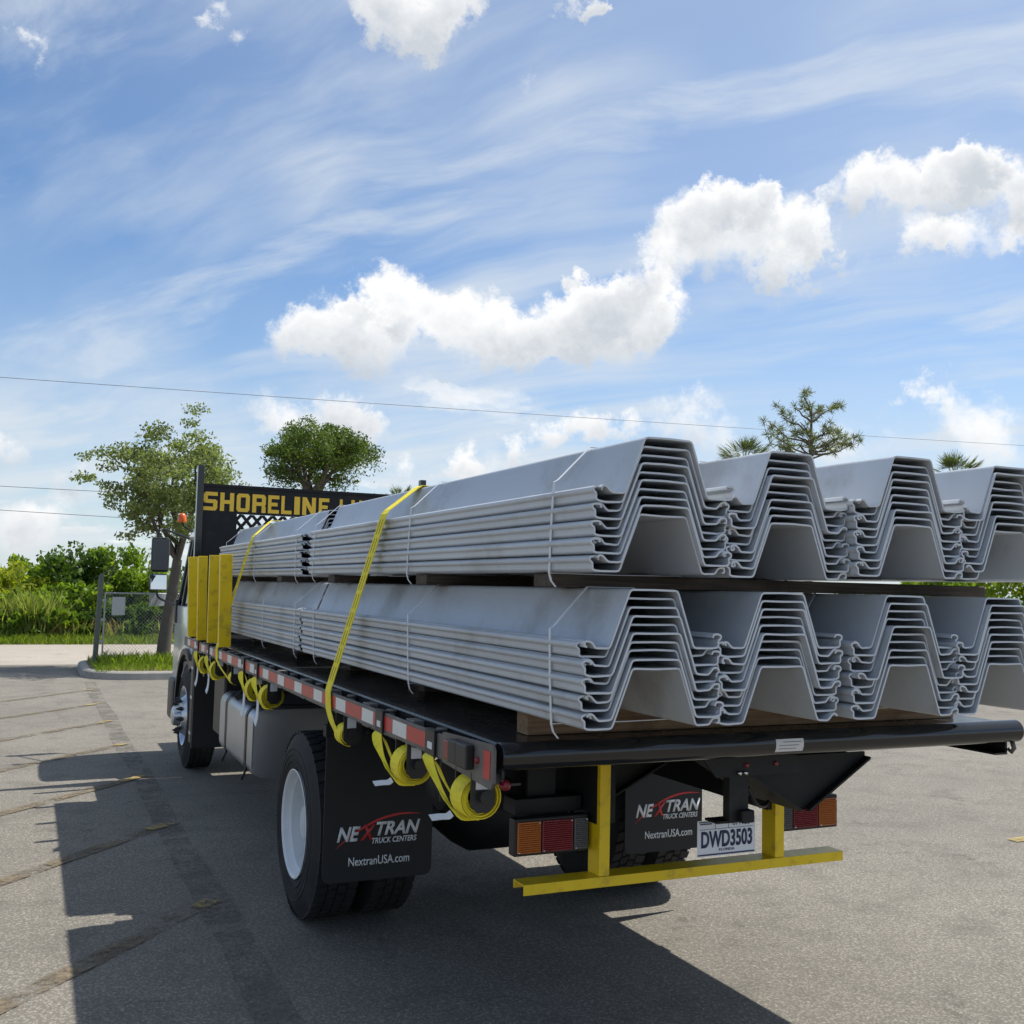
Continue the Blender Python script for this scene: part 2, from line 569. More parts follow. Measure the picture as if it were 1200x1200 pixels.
def ribbon(bm, pts, widthv, thick=.003):
    """flat strap of real thickness along pts; widthv one vector or one per point"""
    pts = [Vector(p) for p in pts]
    m = len(pts)
    R = []
    for i, p in enumerate(pts):
        w = Vector(widthv[i] if isinstance(widthv, list) else widthv)
        d = (pts[min(i+1, m-1)]-pts[max(i-1, 0)]).normalized()
        nn = d.cross(w).normalized()*thick/2
        h = w/2
        R.append([bm.verts.new(q) for q in (p-h-nn, p+h-nn, p+h+nn, p-h+nn)])
    for i in range(m-1):
        for k in range(4):
            bm.faces.new((R[i][k], R[i][(k+1) % 4], R[i+1][(k+1) % 4], R[i+1][k]))
    bm.faces.new(R[0][::-1])
    bm.faces.new(R[-1])


def smooth_path(pts, n=8):
    """Catmull-Rom through pts"""
    P = [Vector(p) for p in pts]
    P = [P[0]*2-P[1]]+P+[P[-1]*2-P[-2]]
    out = []
    for i in range(1, len(P)-2):
        for k in range(n):
            t = k/n
            out.append(.5*((2*P[i])+(-P[i-1]+P[i+1])*t+(2*P[i-1]-5*P[i]+4*P[i+1]-P[i+2])*t*t+(-P[i-1]+3*P[i]-3*P[i+1]+P[i+2])*t**3))
    out.append(P[-2])
    return out


def tag(o, label=None, cat=None, group=None, kind=None):
    if label:
        o['label'] = label
    if cat:
        o['category'] = cat
    if group:
        o['group'] = group
    if kind:
        o['kind'] = kind
    return o


def obj(name, bm, mats, parent=None, auto=None, recalc=True):
    if recalc:
        bmesh.ops.recalc_face_normals(bm, faces=bm.faces[:])
    me = bpy.data.meshes.new(name)
    vs = [v.co for v in bm.verts]
    x0 = min(v.x for v in vs); x1 = max(v.x for v in vs)
    y0 = min(v.y for v in vs); y1 = max(v.y for v in vs)
    z0 = min(v.z for v in vs)
    org = Vector(((x0+x1)/2, (y0+y1)/2, z0))
    bmesh.ops.translate(bm, verts=bm.verts[:], vec=-org)
    if auto is not None:
        for f in bm.faces:
            f.smooth = True
        for e in bm.edges:
            e.smooth = len(e.link_faces) == 2 and e.calc_face_angle(0) < auto
    bm.to_mesh(me)
    bm.free()
    for m in (mats if isinstance(mats, (list, tuple)) else [mats]):
        me.materials.append(MATS[m] if isinstance(m, str) else m)
    o = bpy.data.objects.new(name, me)
    COL.objects.link(o)
    o.location = org
    if parent:
        set_parent(o, parent)
    return o


def set_parent(o, parent):
    w = Vector((0, 0, 0))
    p = parent
    while p:
        w += WORLD_LOC[p.name]
        p = None
    o.parent = parent
    o.matrix_parent_inverse = Matrix.Translation(-w)
    WORLD_LOC[o.name] = Vector(o.location)


class _Loc(dict):
    def __missing__(self, k):
        return Vector(bpy.data.objects[k].location)


WORLD_LOC = _Loc()


def empty(name, loc, label, cat, group=None):
    o = bpy.data.objects.new(name, None)
    COL.objects.link(o)
    o.location = loc
    o.empty_display_size = .2
    tag(o, label, cat, group)
    return o


def text_bm(body, width, height, bold=0., shear=0., depth=.0015):
    """lettering mesh in the XZ plane facing -Y with its lower left corner at 0,0,0"""
    cu = bpy.data.curves.new('lettering', 'FONT')
    cu.body = body
    cu.size = 1
    cu.offset = bold
    cu.shear = shear
    cu.resolution_u = 4
    o = bpy.data.objects.new('lettering_tmp', cu)
    COL.objects.link(o)
    dg = bpy.context.evaluated_depsgraph_get()
    me = bpy.data.meshes.new_from_object(o.evaluated_get(dg))
    bpy.data.objects.remove(o, do_unlink=True)
    bm = bmesh.new()
    bm.from_mesh(me)
    bpy.data.meshes.remove(me)
    xs = [v.co.x for v in bm.verts]
    ys = [v.co.y for v in bm.verts]
    sx = width/(max(xs)-min(xs))
    sy = height/(max(ys)-min(ys))
    mx, my = min(xs), min(ys)
    for v in bm.verts:
        v.co = Vector(((v.co.x-mx)*sx, 0, (v.co.y-my)*sy))
    r = bmesh.ops.extrude_face_region(bm, geom=bm.faces[:])
    bmesh.ops.translate(bm, verts=[e for e in r['geom'] if isinstance(e, bmesh.types.BMVert)], vec=(0, -depth, 0))
    return bm


def lettering(body, x, y, z, w, h, m, parent, bold=0., shear=0., name='lettering'):
    bm = text_bm(body, w, h, bold, shear)
    bmesh.ops.translate(bm, verts=bm.verts[:], vec=(x, y, z))
    return obj(name, bm, m, parent)


def quads_obj(name, V, tone, m, parent=None, n=4):
    """mesh of many loose n-gons from a numpy array (count, n, 3)"""
    V = np.asarray(V, dtype=np.float64)
    cnt = V.shape[0]
    org = np.array([(V[..., 0].min()+V[..., 0].max())/2, (V[..., 1].min()+V[..., 1].max())/2, V[..., 2].min()])
    me = bpy.data.meshes.new(name)
    me.vertices.add(cnt*n)
    me.vertices.foreach_set('co', (V-org).reshape(-1))
    me.loops.add(cnt*n)
    me.loops.foreach_set('vertex_index', np.arange(cnt*n, dtype=np.int32))
    me.polygons.add(cnt)
    me.polygons.foreach_set('loop_start', np.arange(0, cnt*n, n, dtype=np.int32))
    me.polygons.foreach_set('loop_total', np.full(cnt, n, dtype=np.int32))
    a = me.attributes.new('tone', 'FLOAT', 'FACE')
    a.data.foreach_set('value', np.asarray(tone, dtype=np.float32))
    me.update()
    me.validate()
    me.materials.append(MATS[m])
    o = bpy.data.objects.new(name, me)
    COL.objects.link(o)
    o.location = Vector(org)
    if parent:
        set_parent(o, parent)
    return o


def leaf_quads(P, size, aspect=.5, updir=None):
    """diamond leaves at points P with random facing"""
    n = len(P)
    a = RNG.normal(size=(n, 3))
    if updir is not None:
        a = a*.6+np.asarray(updir)
    a /= np.linalg.norm(a, axis=1, keepdims=True)
    b = RNG.normal(size=(n, 3))
    b -= a*(a*b).sum(1, keepdims=True)
    b /= np.linalg.norm(b, axis=1, keepdims=True)
    s = size*RNG.uniform(.6, 1.3, (n, 1))
    return np.stack([P-a*s*.5, P+b*s*aspect*.5, P+a*s*.5, P-b*s*aspect*.5], 1)


# ------------------------------------------------------------------ ground, road, kerb, markings
bm = new_bm()
add_poly(bm, [(-400, -300, 0), (500, -300, 0), (500, 900, 0), (-400, 900, 0)], [(0, 1, 2, 3)])
ground = tag(obj('ground', bm, 'lot_asphalt'), kind='structure')
bm = new_bm()
add_poly(bm, [(-300, 24.9, .004), (400, 24.9, .004), (400, 32.35, .004), (-300, 32.35, .004)], [(0, 1, 2, 3)])
tag(obj('road', bm, 'road_concrete'), kind='structure')
bm = new_bm()
xs = np.linspace(-120, 200, 160)
f_ = [32.35+.14*math.sin(x*1.7)+.1*math.sin(x*.63+1) for x in xs]
V_ = []
for x, yy in zip(xs, f_):
    V_.append((bm.verts.new((x, yy, .006)), bm.verts.new((x, yy+1.2, .10)), bm.verts.new((x, 420, .12))))
for a, b in zip(V_[:-1], V_[1:]):
    bm.faces.new((a[0], b[0], b[1], a[1]))
    bm.faces.new((a[1], b[1], b[2], a[2]))
tag(obj('verge', bm, 'soil'), kind='structure')

# dark tar joint running beside the truck
bm = new_bm()
ys = np.linspace(2, 20.7, 60)
vv = []
for i, yy in enumerate(ys):
    w = .10+.006*math.sin(yy*2.1)+.006*math.sin(yy*5.3)
    cx = 1.075+.012*math.sin(yy*1.3)
    vv.append((bm.verts.new((cx-w, yy, .004)), bm.verts.new((cx+w, yy, .004))))
for a, b in zip(vv[:-1], vv[1:]):
    bm.faces.new((a[0], a[1], b[1], b[0]))
tag(obj('tar_joint', bm, 'seam_tar', ground))


def stripe(p0, p1, w, m, z, seed):
    rr = random.Random(seed)
    p0, p1 = Vector(p0+(0,)), Vector(p1+(0,))
    d = (p1-p0).normalized()
    nrm = Vector((-d.y, d.x, 0))
    bm = new_bm()
    L = (p1-p0).length
    k = max(6, int(L/.12))
    vv = []
    for i in range(k+1):
        c = p0+d*(L*i/k)
        vv.append((bm.verts.new(c-nrm*(w/2+rr.uniform(-.008, .008))+Vector((0, 0, z))), bm.verts.new(c+nrm*(w/2+rr.uniform(-.008, .008))+Vector((0, 0, z)))))
    for a, b in zip(vv[:-1], vv[1:]):
        bm.faces.new((a[0], a[1], b[1], b[0]))
    return obj('painted_line', bm, m, ground)


ST_DIR = Vector((.66, .75)).normalized()
for k in range(-2, 7):
    e = Vector((1.09, 6.5+2.13*k))
    s = e-ST_DIR*6.5
    stripe(tuple(s), tuple(e-ST_DIR*.0), .125, 'stripe_worn', .008, k)
    stripe(tuple(e-ST_DIR*(.18+.08*(k % 3))), tuple(e-ST_DIR*.01), .10, 'stripe_yellow', .012, 40+k)
for k in range(0, 1):     # stalls on the far side of the aisle
    e = Vector((7.12, 5.93+2.6*k))
    stripe(tuple(e), tuple(e+Vector((.75, .05))*5), .10, 'stripe_yellow', .008, 80+k)

# kerbed island with grass
KX0, KX1, KY0, KY1 = .98, 60., 20.95, 24.75


def island_outline(inset):
    r = 1.0-inset*.5
    x0, y0, y1 = KX0+inset, KY0+inset, KY1-inset
    pts = []
    for k in range(9):
        a = pi+pi/2*k/8
        pts.append((x0+r+r*math.cos(a), y0+r+r*math.sin(a)))
    pts.append((KX1, y0))
    pts.append((KX1, y1))
    for k in range(9):
        a = pi/2+pi/2*k/8
        pts.append((x0+r+r*math.cos(a), y1-r+r*math.sin(a)))
    return pts


o_, i_ = island_outline(0), island_outline(.16)
bm = new_bm()
n = len(o_)
b0 = [bm.verts.new((x, y, 0)) for x, y in o_]
b1 = [bm.verts.new((x+(ix-x)*.12, y+(iy-y)*.12, .12)) for (x, y), (ix, iy) in zip(o_, i_)]
b2 = [bm.verts.new((x+(ix-x)*.28, y+(iy-y)*.28, .145)) for (x, y), (ix, iy) in zip(o_, i_)]
b3 = [bm.verts.new((x, y, .15)) for x, y in i_]
for A, B in ((b0, b1), (b1, b2), (b2, b3)):
    for k in range(n):
        bm.faces.new((A[k], A[(k+1) % n], B[(k+1) % n], B[k]))
tag(obj('kerb', bm, 'kerb_concrete'), kind='structure')
bm = new_bm()
bm.faces.new([bm.verts.new((x, y, .146)) for x, y in island_outline(.14)])
island = tag(obj('island_soil', bm, 'soil'), kind='structure')


def blades(n, xr, yr, z, h, w, lean=.35, hv=.5):
    x = RNG.uniform(*xr, n)
    y = RNG.uniform(*yr, n)
    zz = z(x, y) if callable(z) else np.full(n, z)
    a = RNG.uniform(0, 2*pi, n)
    hh = h*RNG.uniform(1-hv, 1+hv, n)
    l = RNG.normal(0, lean, (n, 2))*hh[:, None]
    dx, dy = np.cos(a)*w*.5, np.sin(a)*w*.5
    base = np.stack([x, y, zz], 1)
    sd = np.stack([dx, dy, np.zeros(n)], 1)
    mid = base+np.stack([l[:, 0]*.35, l[:, 1]*.35, hh*.6], 1)
    tip = base+np.stack([l[:, 0], l[:, 1], hh], 1)
    return np.stack([base-sd, base+sd, mid+sd*.7, tip, mid-sd*.7], 1)


B = blades(9000, (1.2, 8.5), (21.2, 24.5), .145, .10, .016)
tuft = blades(1600, (1.35, 4.2), (22.2, 23.6), .145, .20, .018)
B = np.concatenate([B, tuft])
tag(quads_obj('grass', B, RNG.uniform(0, 1, len(B)), 'grass_leaf', n=5), 'short sunlit green grass on the kerbed island', 'grass', kind='stuff')
B = blades(16000, (-7, 16), (32.3, 33.9), lambda x, y: np.clip((y-32.35)/1.2*.1, 0, .1), .16, .03)
tag(quads_obj('grass', B, RNG.uniform(0, 1, len(B)), 'grass_leaf', n=5), 'strip of rough green grass along the road below the hedge', 'grass', kind='stuff')

# ------------------------------------------------------------------ the flatbed truck
XL, XR = 1.41, 3.912          # outer faces of the two rub rails
YT, YF = 3.21, 10.75          # tail bar axis, front of the deck
ZR0, ZR1 = 1.262, 1.350       # rub rail bottom and top
ZD = 1.374                    # deck top
truck = empty('flatbed_truck', (2.66, 7, 0), 'white and black flatbed truck loaded with two tiers of grey sheet piles', 'truck')
T = truck

bm = new_bm()
npl = 6
for i in range(npl):
    y0 = YT+.03+(YF-YT-.03)*i/npl
    y1 = YT+.03+(YF-YT-.03)*(i+1)/npl-.003
    box(bm, XL+.095, XR-.095, y0, y1, ZD-.012, ZD)
obj('deck_plate', bm, 'black_deck', T)
bm = new_bm()
box(bm, XL+.10, XR-.10, YT+.04, YF-.01, ZD-.0155, ZD-.0125)  # added unseen sheet that keeps sun from leaking through the plate seams
obj('seam_light_block', bm, 'black_matte', T)
for s, xo in ((1, XL), (-1, XR)):
    bm = new_bm()
    xa, xb = xo+s*.06, xo+s*.14
    # side channel of the deck: lip, web, lower flange
    pr_ = [(xo+s*.094, ZD), (xo+s*.062, ZD-.004), (xo+s*.058, ZD-.012), (xo+s*.058, ZR0-.03), (xo+s*.13, ZR0-.03), (xo+s*.13, ZR0-.022), (xo+s*.068, ZR0-.022), (xo+s*.068, ZD-.015), (xo+s*.094, ZD-.012)]
    prism(bm, pr_, 'y', YT+.02, YF)
    obj('deck_side_channel', bm, 'black_deck', T)
    bm = new_bm()
    box(bm, min(xo, xo+s*.011), max(xo, xo+s*.011), YT+.08, YF-.02, ZR0, ZR1, .003)
    rail = obj('rub_rail', bm, 'rail_grey', T)
    # spools and pockets between rail and deck
    y = YT+.52
    k = 0
    while y < YF-.1:
        bm = new_bm()
        if k % 2:
            box(bm, min(xo+s*.011, xo+s*.057), max(xo+s*.011, xo+s*.057), y-.05, y+.05, ZR0-.012, ZR1+.007, .003)
            obj('stake_pocket', bm, 'rail_grey', T)
        else:
            lathe(bm, [(-.05, 0), (-.05, .018), (.05, .018), (.05, 0)], (xo+s*.034, y, ZR1-.046), 'z', 12)
            lathe(bm, [(.05, 0), (.05, .024), (.058, .024), (.058, 0)], (xo+s*.034, y, ZR1-.046), 'z', 12)
            obj('rail_spool', bm, 'rail_grey', T)
        y += .305
        k += 1
    # reflective tape, piece by piece
    if s == 1:
        y = YT+.56
        k = 0
        while y < YF-.3:
            L = .178 if k % 2 else .27
            bm = new_bm()
            box(bm, xo-.0015, xo, y, y+L-.004, ZR0+.016, ZR1-.014)
            obj('tape_white' if k % 2 else 'tape_red', bm, 'tape_white' if k % 2 else 'tape_red', rail)
            y += L
            k += 1

# tail bar (round nosed) with its sticker and end plate
bm = new_bm()
zc = 1.335
lathe(bm, [(XL+.035, 0), (XL+.035, .043), (XL+.04, .047), (XR-.035, .047), (XR-.03, .043), (XR-.03, .0)], (0, YT, zc), 'x', 28)
tail = obj('tail_bar', bm, 'black_paint', T, auto=.6)
bm = new_bm()
box(bm, XL+.06, XR-.06, YT+.005, YT+.095, ZD-.055, ZD-.0135)
obj('tail_channel', bm, 'black_paint', T)
bm = new_bm()
k0, k1 = math.radians(196), math.radians(244)
lathe(bm, [(2.56, .0482), (2.69, .0482)], (0, YT, zc), 'x', 8, a0=pi-.42, a1=pi+.62)
st = obj('sticker', bm, 'white_tag', tail)
for j in range(3):
    bm = new_bm()
    a = pi-.22+.26*j
    lathe(bm, [(2.572+.02*(j == 0), .0486), (2.68-.012*j, .0486)], (0, YT, zc), 'x', 3, a0=a, a1=a+.07)
    obj('sticker_print', bm, 'grey_print', tail)
bm = new_bm()
prism(bm, [(YT-.045, ZR0-.006), (YT-.045, ZR1+.012), (YT-.03, ZR1+.03), (YT+.42, ZR1+.012), (YT+.42, ZR0-.008), (YT-.02, ZR0-.03)], 'x', XL-.002, XL+.008)
plate = obj('end_plate', bm, 'rail_grey', T)
bm = new_bm()
box(bm, XL-.004, XL-.002, YT-.02, YT+.035, ZR0+.0, ZR1+.005)
obj('tape_red', bm, 'tape_red', plate)
bm = new_bm()
lathe(bm, [(-.012, .0), (-.012, .008), (-.006, .013), (0, .013)], (XL-.002, YT+.085, ZR0+.05), 'x', 12)
obj('reflector', bm, 'lens_red', plate)
# black junction box and red side lamp near the tail
bm = new_bm()
box(bm, XL-.035, XL-.003, YT+.115, YT+.215, ZR0+.012, ZR1+.008, .006)
box(bm, XL-.030, XL-.003, YT+.222, YT+.30, ZR0+.012, ZR1+.006, .006)
obj('junction_box', bm, 'black_plastic', T)
bm = new_bm()
box(bm, XL-.022, XL-.003, YT+.31, YT+.37, ZR0+.012, ZR1-.004, .006)
obj('side_lamp', bm, 'lens_red', T)
bm = new_bm()
lathe(bm, [(-.028, 0), (-.026, .008), (-.018, .016), (0, .018), (.01, .018), (.01, 0)], (XL+.055, YT-.01, 1.243), 'y', 14)
obj('marker_lamp', bm, 'lens_red', T)
bm = new_bm()
tube(bm, [(3.86, YT, 1.29), (3.86, YT-.01, 1.262), (3.862, YT+.005, 1.245), (3.864, YT+.02, 1.255)], .010, 8)
obj('tail_hook', bm, 'rail_grey', T)

# underside: cross members, frame rails, tail wedges
FR = (2.22, 3.10)
for y in np.arange(YT+.32, YF, .46):
    bm = new_bm()
    box(bm, XL+.14, XR-.14, y-.025, y+.025, 1.255, 1.358)
    obj('cross_member', bm, 'black_matte', T)
for x in FR:
    bm = new_bm()
    box(bm, x-.045, x+.045, YT+.62, 13.0, .93, 1.252)
    obj('frame_rail', bm, 'black_matte', T)
def slab(bm, a, b, y0, y1, t=.010):
    (xa, za), (xb, zb) = a, b
    add_poly(bm, [(xa, y0, za), (xb, y0, zb), (xb, y1, zb), (xa, y1, za), (xa, y0, za+t), (xb, y0, zb+t), (xb, y1, zb+t), (xa, y1, za+t)],
             [(0, 1, 2, 3), (7, 6, 5, 4), (0, 4, 5, 1), (1, 5, 6, 2), (2, 6, 7, 3), (3, 7, 4, 0)])


x = 2.885
bm = new_bm()
prism(bm, [(x-.34, 1.245), (x+.34, 1.245), (x+.34, 1.222), (x+.03, 1.035), (x-.03, 1.035), (x-.34, 1.222)], 'y', YT+.20, YT+.212)
slab(bm, (x+.34, 1.218), (x+.02, 1.025), YT+.165, YT+.55)
slab(bm, (x-.34, 1.218), (x-.02, 1.025), YT+.165, YT+.55)
obj('tail_wedge', bm, 'black_matte', T)
bm = new_bm()
prism(bm, [(1.98, 1.245), (2.83, 1.245), (2.83, 1.20), (2.35, .965), (2.20, .965), (1.98, 1.10)], 'y', 4.10, 4.112)
slab(bm, (2.83, 1.196), (2.34, .955), 4.06, 4.5)
obj('tail_wedge', bm, 'black_matte', T)
bm = new_bm()      # dark cross panel behind the lamps
box(bm, 1.60, 2.16, 4.13, 4.15, 1.0, 1.25)
obj('rear_panel', bm, 'black_matte', T)
bm = new_bm()
box(bm, 3.2, 3.7, 4.13, 4.15, 1.08, 1.25)
obj('rear_panel', bm, 'black_matte', T)
bm = new_bm()
prism(bm, [(2.36, 1.262), (2.80, 1.262), (2.86, 1.19), (2.42, 1.19)], 'y', YT+.13, YT+.14)
hitch = obj('hitch_plate', bm, 'black_matte', T)
for x in (2.56, 2.70):
    bm = new_bm()
    lathe(bm, [(-.008, 0), (-.008, .008), (0, .010)], (x, YT+.13, 1.232), 'y', 10)
    obj('reflector', bm, 'lens_red', hitch)
for x in (2.52, 2.548):
    bm = new_bm()
    lathe(bm, [(-.012, 0), (-.012, .008), (0, .008)], (x, YT+.125, 1.205), 'y', 6)
    obj('bolt', bm, 'chrome', hitch)
bm = new_bm()
box(bm, 2.495, 2.585, YT+.15, YT+.19, 1.02, 1.20)
box(bm, 2.535, 2.595, YT+.12, YT+.18, 1.012, 1.06, .006)
box(bm, 2.46, 2.60, YT+.18, YT+.26, 1.003, 1.012)
obj('plate_bracket', bm, 'black_matte', T)
bm = new_bm()
tube(bm, smooth_path([(2.62, YT+.2, 1.13), (2.68, YT+.22, 1.06), (2.74, YT+.25, 1.04), (2.80, YT+.3, 1.045)]), .008, 8)
obj('cable', bm, 'black_plastic', T)

# licence plate
PX0, PX1, PZ0, PZ1, PY = 2.468, 2.752, .842, .984, 3.53
bm = new_bm()
box(bm, PX0, PX1, PY, PY+.002, PZ0, PZ1)
lp = obj('licence_plate', bm, 'plate_white', T)
lettering('DWD3503', PX0+.018, PY-.0005, PZ0+.034, .25, .066, 'plate_ink', lp, bold=.028)
lettering('FLORIDA', PX0+.105, PY-.0005, PZ0+.019, .075, .010, 'plate_ink', lp)
lettering('071125', PX0+.17, PY-.0005, PZ1-.026, .085, .014, 'plate_ink', lp)
bm = new_bm()
box(bm, PX0+.004, PX1-.004, PY-.0012, PY, PZ0+.004, PZ0+.010)
box(bm, PX0+.008, PX1-.03, PY-.0012, PY, PZ1-.008, PZ1-.004)
box(bm, PX0+.012, PX0+.07, PY-.0012, PY, PZ1-.016, PZ1-.011)
box(bm, PX0+.085, PX0+.0865, PY-.0012, PY, PZ1-.034, PZ1-.008)
box(bm, PX0+.15, PX0+.1515, PY-.0012, PY, PZ1-.034, PZ1-.008)
box(bm, PX0+.01, PX1-.014, PY-.0012, PY, PZ1-.036, PZ1-.0345)
obj('plate_print', bm, 'plate_ink', lp)

# yellow under-ride guard: channel bar on two uprights
BX0, BX1, BY = 1.835, 3.462, 3.80
bm = new_bm()
prism(bm, [(BY, .682), (BY, .724), (BY+.10, .724), (BY+.10, .690), (BY+.094, .690), (BY+.094, .718), (BY+.006, .718), (BY+.006, .682)], 'x', BX0, BX1, .0012)
obj('guard_bar', bm, 'yellow_paint', T)
for x in (2.205, 3.105):
    bm = new_bm()
    prism(bm, [(x-.027, BY+.10), (x-.027, BY+.006), (x+.022, BY+.006), (x+.022, BY+.014), (x-.019, BY+.014), (x-.019, BY+.10)], 'z', .7245, 1.25, .001)
    obj('guard_upright', bm, 'yellow_paint', T)

# tail lamps in black housings
for s in (1, -1):
    cx = 2.66
    fx = lambda d: cx-s*d
    a, b, c, d_ = .825, .72, .572, .495
    bm = new_bm()
    box(bm, min(fx(a+.012), fx(d_)), max(fx(a+.012), fx(d_)), 3.875, 3.93, .815, .965, .006)
    hs = obj('tail_lamp', bm, 'black_plastic', T)
    bm = new_bm()
    box(bm, min(fx(a-.02), fx(d_)), max(fx(a-.02), fx(d_)), 3.94, 4.06, .9655, 1.03, .004)
    box(bm, min(fx(a-.1), fx(d_+.1)), max(fx(a-.1), fx(d_+.1)), 3.99, 4.01, 1.03, 1.26)
    obj('lamp_bracket', bm, 'black_matte', T)
    for nm, p, q, m in (('amber_lens', a, b, 'lens_amber'), ('red_lens', b-.006, c, 'lens_red'), ('clear_lens', c-.006, d_+.006, 'lens_clear')):
        bm = new_bm()
        xa, xb = min(fx(p), fx(q)), max(fx(p), fx(q))
        box(bm, xa, xb, 3.866, 3.876, .827, .953, .003)
        for z in np.linspace(.836, .944, 14):      # moulded ribs
            prism(bm, [(3.8665, z-.0032), (3.8625, z), (3.8665, z+.0032)], 'x', xa+.006, xb-.006)
        ln = obj(nm, bm, m, hs)
        for xs_, zs_ in ((xa+.008, .833), (xb-.008, .947)):
            bm = new_bm()
            lathe(bm, [(-.003, 0), (-.003, .004), (.002, .004)], (xs_, 3.864, zs_), 'y', 8)
            obj('lens_screw', bm, 'chrome', ln)
    bm = new_bm()
    tube(bm, smooth_path([(fx(d_+.05), 3.95, .95), (fx(d_-.02), 4.0, 1.0), (fx(d_-.05), 4.05, 1.08), (fx(d_-.03), 4.1, 1.2)]), .007, 6)
    obj('lamp_cable', bm, 'black_plastic', T)

# mud flaps with lettering
for k, (x0, w) in enumerate(((1.448, .60), (3.262, .545))):
    yf = 5.40
    bm = new_bm()
    pts = [(x0, 1.22), (x0, .385)]
    pts += [(x0+.04-.04*math.cos(a), .385-.04*math.sin(a)) for a in (.5, 1.0, 1.5708)]
    pts += [(x0+w-.04+.04*math.sin(a), .385-.04*math.cos(a)) for a in (0., .55, 1.1)]
    pts += [(x0+w, .385), (x0+w, 1.22)]
    tmp = bmesh.new()
    prism(tmp, pts, 'y', yf, yf+.008)
    merge(bm, tmp)
    fl = obj('mud_flap', bm, 'flap_rubber', T)
    x = x0+.072
    lettering('NE', x, yf, .552, .125, .076, 'letter_white', fl, .03, .28)
    lettering('X', x+.125, yf, .552, .085, .082, 'letter_red', fl, .035, .28)
    lettering('TRAN', x+.213, yf, .572, .245, .072, 'letter_white', fl, .03, .28)
    lettering('TRUCK CENTERS', x+.19, yf, .532, .25, .030, 'letter_white', fl, .02, .22)
    lettering('NextranUSA.com', x+.066, yf, .424, .335, .046, 'letter_white', fl, .008)
    bm = new_bm()
    up_, lo_ = [], []
    for i in range(25):
        t = i/24
        xx = x-.005+.46*t
        zz = .522+.055*t*2*(1-.25*t)+.16*max(0, t-.22)**.8*(1-.35*t)
        zz = .518+.19*(1-(1-t)**2.1)-.035*t*t
        th = .006*math.sin(pi*t)**.6+.0006
        up_.append((xx, zz+th))
        lo_.append((xx, zz-th))
    prism(bm, up_+lo_[::-1], 'y', yf-.0014, yf-.0003)
    obj('red_swoosh', bm, 'letter_red', fl)
    bm = new_bm()
    box(bm, x0-.01, x0+w+.01, yf-.02, yf+.04, 1.10, 1.16)
    for xx in (x0+.06, x0+.22):
        lathe(bm, [(-.045, 0), (-.043, .015), (-.03, .02), (-.02, .02)], (xx, yf, 1.12), 'y', 10)
    obj('flap_bracket', bm, 'black_matte', T)


# wheels
def tyre_bm(cx, cy, r, w, side, rim_r=.30, drive=True, seed=0):
    """side -1: outer face towards -x.  cx is the outer face"""
    bm = new_bm()
    s = -side

    def t(v):
        return v*s
    prof = [(t(.035), rim_r-.012), (t(.012), rim_r), (t(.004), rim_r+.012), (t(-.002), rim_r+.07), (t(-.006), rim_r+.10), (t(.0), rim_r+.145), (t(.012), r-.055), (t(.020), r-.03), (t(.028), r-.014), (t(.05), r-.012), (t(w-.05), r-.012),
            (t(w-.028), r-.014), (t(w-.012), r-.055), (t(w-.0), rim_r+.145), (t(w+.004), rim_r+.08), (t(w-.006), rim_r+.012), (t(w-.03), rim_r-.012)]
    lathe(bm, prof, (cx, cy, r), 'x', 64)
    for q in (.05, .085, .118):       # moulded rings on the sidewall
        lathe(bm, [(t(-.004-.001), rim_r+q-.003), (t(-.0075), rim_r+q), (t(-.004), rim_r+q+.003)], (cx, cy, r), 'x', 64)
    nb = 46
    rr = random.Random(seed)
    rows = [(.022, .085), (.092, .138), (.146, .192), (.199, w-.022)] if drive else [(.024, .07), (.08, .125), (.133, .178), (.186, .23), (.238, w-.024)]
    for ri, (a0, a1) in enumerate(rows):
        for k in range(nb):
            an = 2*pi*(k+.5*(ri % 2))/nb
            hw = (2*pi/nb)*(.37 if drive else .47)
            sk = .25*hw*(1 if ri < 2 else -1)
            pts = []
            for rad in (r-.014, r):
                for (xx, aa) in ((a0, an-hw+sk), (a1, an-hw-sk), (a1, an+hw-sk), (a0, an+hw+sk)):
                    ins = 0 if rad < r-.001 else .0
                    pts.append((cx+t(xx), cy+math.cos(aa)*rad, r+math.sin(aa)*rad))
            add_poly(bm, pts, [(4, 5, 6, 7), (0, 1, 5, 4), (1, 2, 6, 5), (2, 3, 7, 6), (3, 0, 4, 7)])
    return bm


def rim_bm(cx, cy, r, side, dish, rim_r=.305):
    s = -side
    bm = new_bm()
    t = lambda v: v*s
    if dish:   # deep outer dual wheel
        prof = [(t(.05), rim_r-.014), (t(.004), rim_r-.008), (t(-.004), rim_r), (t(-.006), rim_r-.006), (t(.004), rim_r-.018), (t(.03), rim_r-.028), (t(.045), rim_r-.045), (t(.12), rim_r-.055), (t(.150), rim_r-.07),
                (t(.165), rim_r-.11), (t(.165), .145), (t(.150), .130), (t(.150), .105), (t(.07), .10), (t(.055), .085), (t(.05), 0)]
    else:
        prof = [(t(.05), rim_r-.014), (t(.0), rim_r-.004), (t(-.006), rim_r-.006), (t(.01), rim_r-.025), (t(.04), rim_r-.045), (t(.05), rim_r-.06), (t(.0), .19), (t(-.035), .165), (t(-.04), .15), (t(-.04), .105), (t(-.10), .095), (t(-.115), .07), (t(-.118), 0)]
    lathe(bm, prof, (cx, cy, r), 'x', 56)
    return bm


